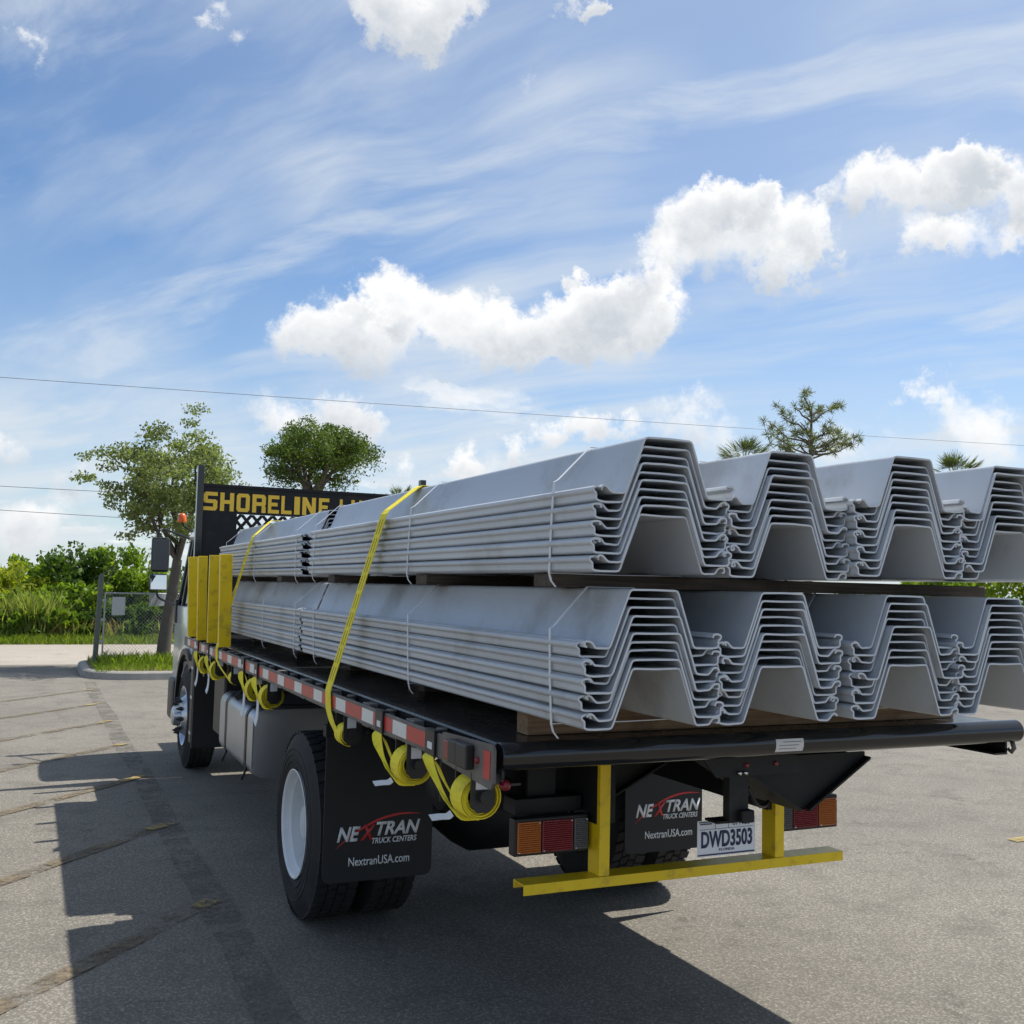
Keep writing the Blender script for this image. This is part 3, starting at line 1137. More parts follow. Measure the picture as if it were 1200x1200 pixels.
RT = .520
YR, YFW = 6.05, 11.19
for side, xo in ((-1, 1.447), (1, XR+XL-1.447)):
    sgn = 1 if side == -1 else -1
    # outer dual
    wo_ = obj('wheel', tyre_bm(xo, YR, RT, .275, side, seed=3), 'tyre_rubber', T, auto=.5)
    wo_['label'] = 'outer rear dual wheel with deep white rim'
    rm = obj('rim', rim_bm(xo, YR, RT, side, True), 'rim_white', wo_, auto=.5)
    for k in range(10):
        a = 2*pi*k/10
        bm = new_bm()
        lathe(bm, [(sgn*.12, 0), (sgn*.12, .014), (sgn*.165, .016)], (xo, YR+math.cos(a)*.167, RT+math.sin(a)*.167), 'x', 6)
        obj('lug_nut', bm, 'chrome', wo_)
    wi_ = obj('wheel', tyre_bm(xo+sgn*.325, YR, RT, .275, side, seed=4), 'tyre_rubber', T, auto=.5)
    wi_['label'] = 'inner rear dual wheel'
    bm = new_bm()
    lathe(bm, [(sgn*.02, .29), (sgn*.02, .15), (sgn*.12, .14), (sgn*.12, 0)], (xo+sgn*.325, YR, RT), 'x', 40)
    obj('rim', bm, 'rim_white', wi_, auto=.5)
    # steer axle
    xf = xo+sgn*.045
    wf = obj('wheel', tyre_bm(xf, YFW, RT, .275, side, drive=False, seed=5), 'tyre_rubber', T, auto=.5)
    wf['label'] = 'front steer wheel with silver rim and black nut covers'
    obj('rim', rim_bm(xf, YFW, RT, side, False), 'rim_silver', wf, auto=.5)
    for k in range(10):
        a = 2*pi*k/10+.1
        bm = new_bm()
        lathe(bm, [(-sgn*.095, 0), (-sgn*.088, .008), (-sgn*.05, .020), (-sgn*.035, .022)], (xf, YFW+math.cos(a)*.168, RT+math.sin(a)*.168), 'x', 8)
        obj('nut_cover', bm, 'black_plastic', wf)
bm = new_bm()
lathe(bm, [(1.8, 0), (1.8, .085), (2.3, .10), (2.42, .20), (2.52, .255), (2.80, .255), (2.90, .20), (3.02, .10), (3.52, .085), (3.52, 0)], (0, YR, RT+.02), 'x', 28)
obj('rear_axle', bm, 'black_matte', T, auto=.6)
bm = new_bm()
lathe(bm, [(1.8, 0), (1.8, .05), (3.52, .05), (3.52, 0)], (0, YFW, RT-.03), 'x', 14)
obj('front_axle', bm, 'black_matte', T, auto=.6)
bm = new_bm()      # air tank slung crosswise behind the axle
lathe(bm, [(-.42, 0), (-.41, .07), (-.37, .12), (-.3, .14), (.3, .14), (.37, .12), (.41, .07), (.42, 0)], (2.20, 4.75, .95), 'x', 24)
obj('air_tank', bm, 'black_matte', T, auto=.6)
for x in (2.12, 3.20):      # leaf springs
    bm = new_bm()
    for j in range(5):
        tube(bm, [(x, YR-.75+.09*j, .86-.022*j), (x, YR-.3, .76-.022*j), (x, YR, .72-.022*j), (x, YR+.3, .76-.022*j), (x, YR+.75-.09*j, .86-.022*j)], .016, 6)
    obj('leaf_spring', bm, 'black_matte', T)

# fuel tank
TY0, TY1, TX0, TX1, TZ0, TZ1 = 7.62, 9.02, 1.50, 2.08, .50, .98
bm = new_bm()
pts = []
for (cx_, cz_, a0) in ((TX1-.06, TZ1-.06, 0), (TX0+.08, TZ1-.08, pi/2), (TX0+.08, TZ0+.08, pi), (TX1-.06, TZ0+.06, 1.5*pi)):
    r_ = .08 if cx_ < 1.7 else .06
    pts += [(cx_+r_*math.cos(a0+pi/2*k/6), cz_+r_*math.sin(a0+pi/2*k/6)) for k in range(7)]
prism(bm, pts, 'y', TY0, TY1)
bmesh.ops.bevel(bm, geom=[e for e in bm.edges if abs(e.verts[0].co.y-e.verts[1].co.y) < 1e-6], offset=.018, segments=3, affect='EDGES', profile=.5)
tank = obj('fuel_tank', bm, 'tank_metal', T, auto=.3)
for yb in (7.86, 8.72):
    bm = new_bm()
    cx_, cz_ = (TX0+TX1)/2, (TZ0+TZ1)/2
    op = [(cx_+(x-cx_)*1.0+math.copysign(.006, x-cx_), cz_+(z-cz_)+math.copysign(.006, z-cz_)) for x, z in pts]
    vv = [(bm.verts.new((x, yb-.028, z)), bm.verts.new((x, yb+.028, z))) for x, z in op]
    for k in range(len(vv)):
        a, b = vv[k], vv[(k+1) % len(vv)]
        bm.faces.new((a[0], a[1], b[1], b[0]))
    tube(bm, [(TX0+.02, yb, TZ0+.05), (TX0-.02, yb, TZ0-.05)], .009, 6)
    obj('tank_strap', bm, 'black_plastic', tank)
bm = new_bm()
tube(bm, [(TX0+.10, 8.45, TZ1-.03), (TX0+.045, 8.45, TZ1+.045)], .05, 16)
obj('filler_cap', bm, 'black_plastic', tank, auto=.6)
bm = new_bm()
box(bm, 1.56, 2.1, 9.22, 9.75, .55, 1.10, .02)
obj('battery_box', bm, 'black_plastic', T)
bm = new_bm()
tube(bm, smooth_path([(1.60, 9.55, 1.12), (1.57, 9.35, 1.13), (1.60, 9.2, 1.10)]), .035, 10)
obj('blue_hose', bm, 'hose_blue', T, auto=.8)
# splash guard panel behind the steer wheel
bm = new_bm()
box(bm, 1.475, 1.90, 10.42, 10.46, .30, 1.20, .006)
box(bm, 1.47, 1.50, 10.46, 10.60, .34, 1.20, .004)
sg = obj('splash_guard', bm, 'black_plastic', T)
for z in (.42, .76, 1.04):
    bm = new_bm()
    box(bm, 1.468, 1.4695, 10.47, 10.585, z, z+.028)
    obj('white_mark', bm, 'white_tag', sg)
lettering('M', 1.555, 10.4195, .98, .05, .06, 'white_tag', sg, .02)

# headboard: posts, panel round a diamond lattice window, lettering
HY = 10.69
HB = bpy.data.objects.new('headboard', None)
COL.objects.link(HB)
HB.location = (2.66, HY, ZD)
set_parent(HB, T)
for x in (1.46, 3.80):
    bm = new_bm()
    box(bm, x, x+.062, HY-.03, HY+.05, ZD-.05, 3.045, .004)
    obj('headboard_post', bm, 'black_paint', HB)
LX0, LX1, LZ0, LZ1 = 1.86, 3.46, 1.95, 2.575
bm = new_bm()
box(bm, 1.523, LX0, HY, HY+.006, ZD, 2.84)
box(bm, LX1, 3.799, HY, HY+.006, ZD, 2.84)
box(bm, LX0, LX1, HY, HY+.006, LZ1, 2.84)
box(bm, LX0, LX1, HY, HY+.006, ZD, LZ0)
box(bm, 1.523, 3.799, HY-.014, HY+.03, 2.84, 2.866)
obj('headboard_panel', bm, 'black_matte', HB)
bm = new_bm()
pitch_ = .105
tt = .025
for sg_ in (1, -1):
    cst = -3.
    while cst < 6:
        # line z = LZ1 + sg*(x - LX0 - cst)
        pts = []
        for q in (-tt, tt):
            seg = []
            for xx in np.linspace(LX0, LX1, 400):
                zz = LZ1+sg_*1.2*(xx-LX0-cst)+q
                if LZ0 <= zz <= LZ1:
                    seg.append((xx, zz))
            pts.append(seg)
        a, b = pts
        if len(a) > 1 and len(b) > 1:
            out = [a[0], a[-1], b[-1], b[0]]
            prism(bm, out, 'y', HY+.001+(.0015 if sg_ > 0 else 0), HY+.004+(.0015 if sg_ > 0 else 0))
        cst += pitch_
obj('diamond_lattice', bm, 'black_matte', HB)


t_, v_, c_ = .30, .20, .13
hb_ = v_/2
GLYPH = {
    'S': [[(0, 0), (1-c_, 0), (1, c_), (1, .5+hb_-c_*.6), (1-c_, .5+hb_), (t_, .5+hb_), (t_, 1-v_), (1, 1-v_), (1, 1), (c_, 1), (0, 1-c_), (0, .5-hb_+c_*.6), (c_, .5-hb_), (1-t_, .5-hb_), (1-t_, v_), (0, v_)]],
    'H': [[(0, 0), (t_, 0), (t_, .5-hb_), (1-t_, .5-hb_), (1-t_, 0), (1, 0), (1, 1), (1-t_, 1), (1-t_, .5+hb_), (t_, .5+hb_), (t_, 1), (0, 1)]],
    'O': [[(.5, 0), (.5, v_), (t_+.03, v_), (t_, v_+.05), (t_, 1-v_-.05), (t_+.03, 1-v_), (.5, 1-v_), (.5, 1), (c_, 1), (0, 1-c_), (0, c_), (c_, 0)],
          [(.5, 0), (1-c_, 0), (1, c_), (1, 1-c_), (1-c_, 1), (.5, 1), (.5, 1-v_), (1-t_-.03, 1-v_), (1-t_, 1-v_-.05), (1-t_, v_+.05), (1-t_-.03, v_), (.5, v_)]],
    'R': [[(0, 0), (t_, 0), (t_, 1), (0, 1)], [(t_, 1-v_), (1-t_, 1-v_), (1-t_, 1), (t_, 1)], [(t_, .38), (1-t_, .38), (1-t_, .38+v_), (t_, .38+v_)],
          [(1-t_, .38), (1-.08, .38), (1, .46), (1, 1-c_), (1-c_, 1), (1-t_, 1)], [(1-t_, 0), (1, 0), (1, .32), (1-.08, .38), (1-t_, .38)]],
    'E': [[(0, 0), (1, 0), (1, v_), (t_, v_), (t_, .5-hb_), (.86, .5-hb_), (.86, .5+hb_), (t_, .5+hb_), (t_, 1-v_), (1, 1-v_), (1, 1), (0, 1)]],
    'L': [[(0, 0), (1, 0), (1, v_), (t_, v_), (t_, 1), (0, 1)]],
    'I': [[(0, 0), (1, 0), (1, 1), (0, 1)]],
    'N': [[(0, 0), (t_, 0), (t_, .56), (1-t_, 0), (1, 0), (1, 1), (1-t_, 1), (1-t_, .44), (t_, 1), (0, 1)]],
    'U': [[(c_, 0), (1-c_, 0), (1, c_), (1, 1), (1-t_, 1), (1-t_, v_), (t_, v_), (t_, 1), (0, 1), (0, c_)]],
    'M': [[(0, 0), (.22, 0), (.22, .6), (.5, .22), (.78, .6), (.78, 0), (1, 0), (1, 1), (.78, 1), (.5, .6), (.22, 1), (0, 1)]],
    'B': [[(0, 0), (t_, 0), (t_, 1), (0, 1)], [(t_, 1-v_), (1-t_, 1-v_), (1-t_, 1), (t_, 1)], [(t_, .5-hb_), (1-t_, .5-hb_), (1-t_, .5+hb_), (t_, .5+hb_)], [(t_, 0), (1-t_, 0), (1-t_, v_), (t_, v_)],
          [(1-t_, 0), (1-c_, 0), (1, c_), (1, .42), (1-.08, .5), (1, .58), (1, 1-c_), (1-c_, 1), (1-t_, 1)]]}


def block_letters(ch, x0, x1, z0, z1):
    bm = new_bm()
    for poly in GLYPH[ch]:
        prism(bm, [(x0+(x1-x0)*a, z0+(z1-z0)*b) for a, b in poly], 'y', HY-.002, HY-.0005)
    obj('letter', bm, 'yellow_letters', HB)


for ch, (a, b) in zip('SHORELINE', ((0, .13), (.155, .285), (.31, .435), (.46, .59), (.612, .72), (.742, .845), (.87, .925), (.95, 1.085), (1.115, 1.22))):
    k = 1.275/1.22
    block_letters(ch, 1.527+a*k, 1.527+b*k, 2.60, 2.785)
for ch, (a, b) in zip('LUMBER', ((0, .10), (.125, .245), (.27, .435), (.46, .58), (.605, .70), (.725, .84))):
    block_letters(ch, 2.915+a, 2.915+b, 2.60, 2.785)

# cab
CAB = bpy.data.objects.new('cab', None)
COL.objects.link(CAB)
CAB.location = (2.66, 11.9, .6)
set_parent(CAB, T)
CX0, CX1, CY0, CY1 = 1.51, 3.81, 10.95, 12.36
bm = new_bm()
arch = [(YFW+.60*math.cos(a), .52+.62*math.sin(a)) for a in np.linspace(0, pi, 13)]
arch = [p for p in arch if p[0] > CY0+.002]
side = [(CY1, .55), (CY1+.02, .9), (CY1, 1.62), (CY0, 1.62), (CY0, arch[-1][1])]+[p for p in arch[::-1]]+[(YFW+.60, .5)]
prism(bm, side, 'x', CX0, CX1, .018)
obj('cab_body', bm, 'cab_white', CAB, auto=.5)
bm = new_bm()
prism(bm, [(CY0+.01, 2.32), (CY0+.06, 2.42), (CY0+.3, 2.46), (CY1-.5, 2.46), (CY1-.22, 2.42), (CY1-.14, 2.34)], 'x', CX0+.09, CX1-.09, .03)
roof = obj('cab_roof', bm, 'cab_white', CAB, auto=.5)
for (ya, yb, ya2, yb2) in ((CY0+.002, CY0+.16, CY0+.02, CY0+.18), (CY0+.95, CY0+1.03, CY0+.95, CY0+1.03), (CY1-.09, CY1-.01, CY1-.27, CY1-.17)):
    for s, x in ((1, CX0), (-1, CX1)):
        bm = new_bm()
        xt = x+s*.11
        pts_ = [(x+s*.01, ya, 1.60), (x+s*.01, yb, 1.60), (x+s*.07, yb, 1.60), (x+s*.07, ya, 1.60), (xt, ya2, 2.37), (xt, yb2, 2.37), (xt+s*.05, yb2, 2.37), (xt+s*.05, ya2, 2.37)]
        add_poly(bm, pts_, [(0, 3, 2, 1), (4, 5, 6, 7), (0, 1, 5, 4), (1, 2, 6, 5), (2, 3, 7, 6), (3, 0, 4, 7)])
        obj('cab_pillar', bm, 'cab_white' if ya < 11.2 else 'black_plastic', CAB)
bm = new_bm()      # rear wall below and above its window
box(bm, CX0+.07, CX1-.07, CY0+.02, CY0+.05, 1.60, 1.95)
box(bm, CX0+.11, CX1-.11, CY0+.02, CY0+.05, 2.28, 2.37)
obj('cab_rear_wall', bm, 'cab_white', CAB)
bm = new_bm()
box(bm, CX0+.12, CX1-.12, CY0+.03, CY0+.036, 1.95, 2.28)
obj('rear_window', bm, 'glass', CAB)
bm = new_bm()
add_poly(bm, [(CX0+.07, CY1-.05, 1.62), (CX1-.07, CY1-.05, 1.62), (CX1-.12, CY1-.22, 2.36), (CX0+.12, CY1-.22, 2.36)], [(0, 1, 2, 3)])
obj('windscreen', bm, 'glass', CAB)
for s, x in ((1, CX0), (-1, CX1)):
    bm = new_bm()
    add_poly(bm, [(x+s*.03, CY0+1.03, 1.62), (x+s*.03, CY1-.09, 1.62), (x+s*.12, CY1-.26, 2.36), (x+s*.12, CY0+1.03, 2.36)], [(0, 1, 2, 3)])
    add_poly(bm, [(x+s*.03, CY0+.16, 1.62), (x+s*.03, CY0+.95, 1.62), (x+s*.12, CY0+.95, 2.36), (x+s*.12, CY0+.18, 2.36)], [(0, 1, 2, 3)])
    obj('door_window', bm, 'glass', CAB)
    bm = new_bm()      # dark flare round the wheel arch and step
    for (r0, r1) in ((.60, .66),):
        pts_ = [(YFW+r1*math.cos(a), .52+(r1+.02)*math.sin(a)) for a in np.linspace(-.15, pi-.85, 14)]
        pts_ += [(YFW+r0*math.cos(a), .52+(r0+.02)*math.sin(a)) for a in np.linspace(pi-.85, -.15, 14)]
        prism(bm, pts_, 'x', x-s*.035, x+s*.05)
    box(bm, min(x-s*.05, x+s*.3), max(x-s*.05, x+s*.3), 11.86, 12.30, .38, .82, .03)
    obj('wheel_flare', bm, 'black_plastic', CAB, auto=.6)
    bm = new_bm()
    tube(bm, smooth_path([(x+s*.02, 11.05, 1.75), (x-s*.025, 11.06, 1.85), (x-s*.025, 11.06, 2.05), (x+s*.05, 11.05, 2.15)]), .012, 8)
    obj('grab_handle', bm, 'black_plastic', CAB)
    # mirrors
    bm = new_bm()
    mx = x-s*.165
    box(bm, mx-.10, mx+.10, 12.56, 12.63, 1.985, 2.385, .03)
    mr = obj('mirror_head', bm, 'black_plastic', CAB, auto=.6)
    bm = new_bm()
    box(bm, mx-.085, mx+.085, 12.553, 12.559, 2.01, 2.36, .002)
    obj('mirror_glass', bm, 'lens_clear', mr)
    bm = new_bm()
    box(bm, mx-.105, mx+.095, 12.57, 12.64, 1.775, 1.965, .02)
    mr2 = obj('mirror_head', bm, 'black_plastic', CAB, auto=.6)
    bm = new_bm()
    add_poly(bm, [(mx-.092, 12.568, 1.788), (mx+.082, 12.556, 1.788), (mx+.082, 12.562, 1.952), (mx-.092, 12.574, 1.952)], [(0, 1, 2, 3)])
    obj('mirror_glass', bm, 'mirror', mr2)
    bm = new_bm()
    tube(bm, smooth_path([(x+s*.11, 12.15, 2.36), (mx+s*.06, 12.62, 2.47), (mx-s*.02, 12.62, 2.46), (mx-s*.03, 12.63, 2.36)]), .013, 8)
    tube(bm, smooth_path([(mx-s*.02, 12.63, 1.80), (mx, 12.62, 1.70), (mx+s*.08, 12.50, 1.65), (x+s*.02, 12.25, 1.60)]), .013, 8)
    box(bm, min(x-s*.02, x+s*.02), max(x-s*.02, x+s*.02), 12.18, 12.30, 1.42, 1.68, .01)
    obj('mirror_arm', bm, 'black_plastic', CAB)
bm = new_bm()
lathe(bm, [(-.02, 0), (-.02, .045), (.0, .048), (.05, .042), (.075, .028), (.085, 0)], (1.50, 12.05, 2.56), 'z', 18)
obj('beacon', bm, 'beacon_orange', CAB, auto=.9)
bm = new_bm()
tube(bm, [(1.50, 12.05, 2.64), (1.50, 12.04, 2.95)], .004, 6)
tube(bm, [(1.50, 12.05, 2.54), (1.52, 12.05, 2.50), (1.62, 12.05, 2.44)], .012, 6)
obj('aerial', bm, 'black_plastic', CAB)

# strap winches under the rail
WINCH_Y = [3.42, 4.09, 5.02, 6.80, 7.28, 8.12, 8.86, 9.50]
WX, WZ = 1.452, 1.178
for y in WINCH_Y:
    W = bpy.data.objects.new('strap_winch', None)
    COL.objects.link(W)
    W.location = (WX, y, ZR0)
    set_parent(W, T)
    for yy in (y-.075, y+.068):
        bm = new_bm()
        prism(bm, [(WX-.045, ZR0-.001), (WX-.045, WZ-.03), (WX-.02, WZ-.055), (WX+.02, WZ-.055), (WX+.045, WZ-.03), (WX+.045, ZR0-.001)], 'y', yy, yy+.007)
        obj('winch_bracket', bm, 'black_plastic', W)
    bm = new_bm()
    lathe(bm, [(-.10, 0), (-.10, .020), (-.078, .020), (-.078, .026), (.08, .026), (.08, 0)], (WX, y, WZ), 'y', 14)
    obj('winch_drum', bm, 'black_plastic', W, auto=.6)
    bm = new_bm()
    box(bm, WX-.028, WX+.016, y-.0762, y-.075, WZ+.025, WZ+.075)
    obj('winch_label', bm, 'white_tag', W)

# ------------------------------------------------------------------ yellow straps on the winches
ZRB = ZR0-.004


def coil(bm, y, r0=.04, r1=.076, turns=7):
    pts = []
    n = turns*22
    for i in range(n+1):
        t = i/n
        a = 2*pi*turns*t
        r = r0+(r1-r0)*t+.004*math.sin(a*.9+y)
        pts.append((WX+r*math.sin(a)*1.0, y+.006*math.sin(a*.5+y*3), WZ-r*math.cos(a)-.012*t))
    ribbon(bm, pts, (0, .10, 0), .0032)
    return pts[-1]


GR = 'yellow straps wound on the winches along the rail'
for i, y in enumerate(WINCH_Y):
    if i in (2, 5):
        continue
    r = random.Random(i)
    hy = y+.30+r.uniform(-.02, .03)
    words = {0: 'nearest the tail bar with its end hooked on the rail', 1: 'second from the tail bar, above the mud flap',
             3: 'above the rear end of the fuel tank', 4: 'above the middle of the fuel tank', 6: 'below the nearer yellow stakes', 7: 'below the yellow stakes beside the cab'}[i]
    root = empty('ratchet_strap', (WX, y, WZ-.09), 'yellow strap coil '+words, 'strap', GR)
    bm = new_bm()
    end = coil(bm, y)
    obj('strap_roll', bm, 'yellow_web', root)
    bm = new_bm()
    path = smooth_path([end, (WX-.055, y+.05, WZ-.072), (XL-.02, y+.13, WZ-.035), (XL-.03, y+.21, WZ+.02), (XL-.022, hy-.02, WZ+.07), (XL-.008, hy, ZRB+.006)], 6)
    wv = []
    m_ = len(path)
    for k in range(m_):
        t = k/(m_-1)
        wv.append(Vector((-.025*math.sin(pi*t), .085, .052*math.sin(pi*min(1, t*1.2)))))
    ribbon(bm, path, wv, .003)
    obj('strap_tail', bm, 'yellow_web', root)
    bm = new_bm()      # second fold hanging from the hook
    ribbon(bm, smooth_path([(XL-.004, hy+.01, ZRB), (XL+.006, hy-.03, WZ+.06), (XL+.012, hy-.10, WZ+.005), (XL+.02, y+.12, WZ-.05)], 5), (0, .07, .02), .003)
    obj('strap_tail', bm, 'yellow_web', root)
    bm = new_bm()      # flat hook on the rail
    box(bm, XL-.012, XL-.003, hy-.05, hy+.05, ZR0-.008, ZR1+.006, .002)
    box(bm, XL-.012, XL+.014, hy-.05, hy+.05, ZR1+.0005, ZR1+.008, .002)
    hk = obj('flat_hook', bm, 'black_plastic', root)
    bm = new_bm()
    box(bm, XL-.0132, XL-.012, hy-.03, hy+.02, ZR0+.024, ZR0+.05)
    obj('hook_label', bm, 'white_tag', hk)
    bm = new_bm()      # pale frayed tail end
    if i < 2:
        q = [(WX-.06, y+.06, WZ-.078), (WX-.075, y+.06, WZ-.088), (WX-.095, y+.08, WZ-.092), (WX-.125, y+.10, WZ-.098)]
    else:
        q = [(XL-.02, y+.13, WZ-.04), (XL-.022, y+.12, WZ-.10), (XL-.03, y+.10, WZ-.16), (XL-.045, y+.08, WZ-.20)]
    ribbon(bm, smooth_path(q, 4), (0.0, .036, .012) if i < 2 else (.0, .07, .02), .003)
    obj('tail_end', bm, 'white_tag', root)

# ------------------------------------------------------------------ sheet piles
TH = .0062
GAP = .0273


def fillet(pts, r=.012, n=3):
    out = [Vector(pts[0])]
    for a, b, c in zip(pts[:-2], pts[1:-1], pts[2:]):
        a, b, c = Vector(a), Vector(b), Vector(c)
        d1, d2 = (a-b), (c-b)
        rr = min(r, d1.length*.42, d2.length*.42)
        p, q = b+d1.normalized()*rr, b+d2.normalized()*rr
        for k in range(n+1):
            t = k/n
            out.append(p*(1-t)**2+b*2*t*(1-t)+q*t*t)
    out.append(Vector(pts[-1]))
    return out


def sheet_profile(flip, rnd):
    j = lambda s: rnd.uniform(-s, s)
    sag = rnd.uniform(-.001, .004)
    female = [(.026, .034+j(.002)), (.024, .0435), (.006, .0455), (-.006, .040), (-.005, .030), (.004, .026), (.004+j(.001), .012), (.004, .006), (.012, .001), (.034, .001-sag)]
    male = [(.020, .006), (.011, .006), (.011, .022), (.030, .0215), (.040, .015), (.048, .003-sag)]
    if rnd.random() < .5:
        male = [(.013, .012), (.022, .021), (.034, .018), (.045, .006), (.055, .001-sag)]
    body = [(.100, .0), (.172, .183+j(.001)), (.26, .183+j(.0025)), (.348, .183+j(.001)), (.412, .0)]
    Wd = .512
    left = male if flip else female
    right = female if flip else male
    pts = left+body+[(Wd-x, z) for x, z in right[::-1]]
    return fillet(pts, .010, 2)


def sheet_mesh(flip, length, seed):
    rnd = random.Random(seed)
    P = sheet_profile(flip, rnd)
    n = len(P)
    nor = []
    for i in range(n):
        d = (P[min(i+1, n-1)]-P[max(i-1, 0)]).normalized()
        nor.append(Vector((-d.y, d.x)))
    bm = new_bm()
    ys_ = [0, length]
    rings = []
    for yy in ys_:
        A = [bm.verts.new((p.x+q.x*TH/2, yy, p.y+q.y*TH/2)) for p, q in zip(P, nor)]
        B_ = [bm.verts.new((p.x-q.x*TH/2, yy, p.y-q.y*TH/2)) for p, q in zip(P, nor)]
        rings.append((A, B_))
    (A0, B0), (A1, B1) = rings
    for i in range(n-1):
        for f in ((A0[i], A0[i+1], A1[i+1], A1[i]), (B0[i], B1[i], B1[i+1], B0[i+1])):
            bm.faces.new(f).smooth = True
        for f in ((A0[i], B0[i], B0[i+1], A0[i+1]), (A1[i], A1[i+1], B1[i+1], B1[i])):
            bm.faces.new(f).material_index = 1
    for i in (0, n-1):
        bm.faces.new((A0[i], A1[i], B1[i], B0[i]))
    bmesh.ops.recalc_face_normals(bm, faces=bm.faces[:])
    for e in bm.edges:
        if len(e.link_faces) == 2 and e.calc_face_angle(0) > .7:
            e.smooth = False
    me = bpy.data.meshes.new('sheet_pile')
    bm.to_mesh(me)
    bm.free()
    me.materials.append(MATS['pvc'])
    me.materials.append(MATS['pvc_cut'])
    return me


def mesh_set(length, seed):
    return {f: [sheet_mesh(f, length, seed+10*k+f) for k in range(4)] for f in (0, 1)}


NEAR = mesh_set(3.62, 100)
FAR = mesh_set(3.2, 200)
ORD = ['topmost', 'second down', 'third down', 'fourth down', 'fifth down', 'sixth down', 'seventh down', 'eighth down', 'second lowest', 'lowest']
# (x of outer edge, y of rear end, z of underside, meshes, where, drift)
BUNDLES = [
    ('tail end upper bundle at the rail edge', 1.574, 2.83, 1.953, NEAR, .011),
    ('second upper bundle from the rail edge', 2.092, 2.84, 1.948, NEAR, .004),
    ('third upper bundle from the rail edge', 2.612, 2.80, 1.965, NEAR, -.004),
    ('fourth upper bundle from the rail edge', 3.128, 2.82, 1.968, NEAR, .002),
    ('tail end lower bundle at the rail edge', 1.552, 2.83, 1.467, NEAR, -.012),
    ('second lower bundle from the rail edge', 2.058, 2.84, 1.467, NEAR, .004),
    ('third lower bundle from the rail edge', 2.616, 2.82, 1.467, NEAR, -.004),
    ('fourth lower bundle from the rail edge', 3.116, 2.83, 1.467, NEAR, -.01),
    ('headboard end upper bundle at the rail edge', 1.585, 6.70, 1.945, FAR, .0),
    ('headboard end lower bundle at the rail edge', 1.560, 6.56, 1.467, FAR, .0),
]
for bi, (where, bx, by, bz, ms, drift) in enumerate(BUNDLES):
    rnd = random.Random(500+bi)
    for k in range(10):                  # k = 0 bottom
        flip = k % 2
        o = bpy.data.objects.new('sheet_pile', ms[flip][rnd.randrange(4)])
        COL.objects.link(o)
        o.location = (bx+drift*k/9+rnd.uniform(-.002, .002), by+rnd.uniform(-.018, .018), bz+TH/2+GAP*k+rnd.uniform(-.0006, .0006))
        tag(o, 'grey sheet pile, %s in the %s' % (ORD[9-k], where), 'sheet pile', 'sheet piles in the ' + where)

# dunnage under the tiers
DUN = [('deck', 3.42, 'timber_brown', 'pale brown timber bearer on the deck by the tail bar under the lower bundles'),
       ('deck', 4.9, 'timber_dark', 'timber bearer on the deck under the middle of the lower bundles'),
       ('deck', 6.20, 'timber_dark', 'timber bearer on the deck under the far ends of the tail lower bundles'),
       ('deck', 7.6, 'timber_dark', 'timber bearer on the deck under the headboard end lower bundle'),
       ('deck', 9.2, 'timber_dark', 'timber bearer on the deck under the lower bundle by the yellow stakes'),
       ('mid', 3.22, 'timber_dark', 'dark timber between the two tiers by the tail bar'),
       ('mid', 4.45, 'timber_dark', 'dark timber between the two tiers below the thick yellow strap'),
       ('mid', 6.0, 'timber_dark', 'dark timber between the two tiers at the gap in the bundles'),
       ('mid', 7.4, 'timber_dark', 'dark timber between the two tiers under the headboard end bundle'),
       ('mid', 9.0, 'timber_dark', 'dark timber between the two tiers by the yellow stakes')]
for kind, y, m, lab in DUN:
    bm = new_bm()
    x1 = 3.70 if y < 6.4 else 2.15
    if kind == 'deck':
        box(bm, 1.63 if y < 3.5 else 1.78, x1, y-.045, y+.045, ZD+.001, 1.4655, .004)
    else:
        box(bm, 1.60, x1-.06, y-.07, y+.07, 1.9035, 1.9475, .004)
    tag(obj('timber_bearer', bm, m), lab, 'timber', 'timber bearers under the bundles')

# white plastic bands round the bundles
RG = 9*GAP


def band(where, bx, bz, y, drift, slack=0.):
    """closed band: left side, up to the ridge, over, down, right side, under"""
    L, Rr = bx-.004, bx+.516
    dx = drift
    top = bz+RG
    e = .004
    pts = [(L, y, bz-.002), (L-.002+dx*.5, y, bz+.14), (L+dx, y+.0, top+.052+e), (bx+dx+.012, y+.003, top+.060+e), (bx+dx+.172-.008, y+slack, top+.183+e+.006), (bx+dx+.176, y+slack, top+.183+e+TH), (bx+dx+.344, y+slack, top+.183+e+TH),
           (bx+dx+.356, y+slack, top+.183+e), (Rr+dx-.012, y+.003, top+.060+e), (Rr+dx, y, top+.052), (Rr+dx*.5, y, bz+.14), (Rr, y, bz-.002), (bx+.26, y, bz-.005), (L, y, bz-.004)]
    bm = new_bm()
    ribbon(bm, pts, (0, .012, 0), .0022)
    if where[1]:
        ribbon(bm, [(L-.001, y, bz-.002), (L+.006, y-.004, bz-.03), (L+.02, y-.01, bz-.05)], (0, .012, 0), .002)
    tag(obj('plastic_band', bm, 'band_white'), where[0], 'band', 'white plastic bands round the bundles')


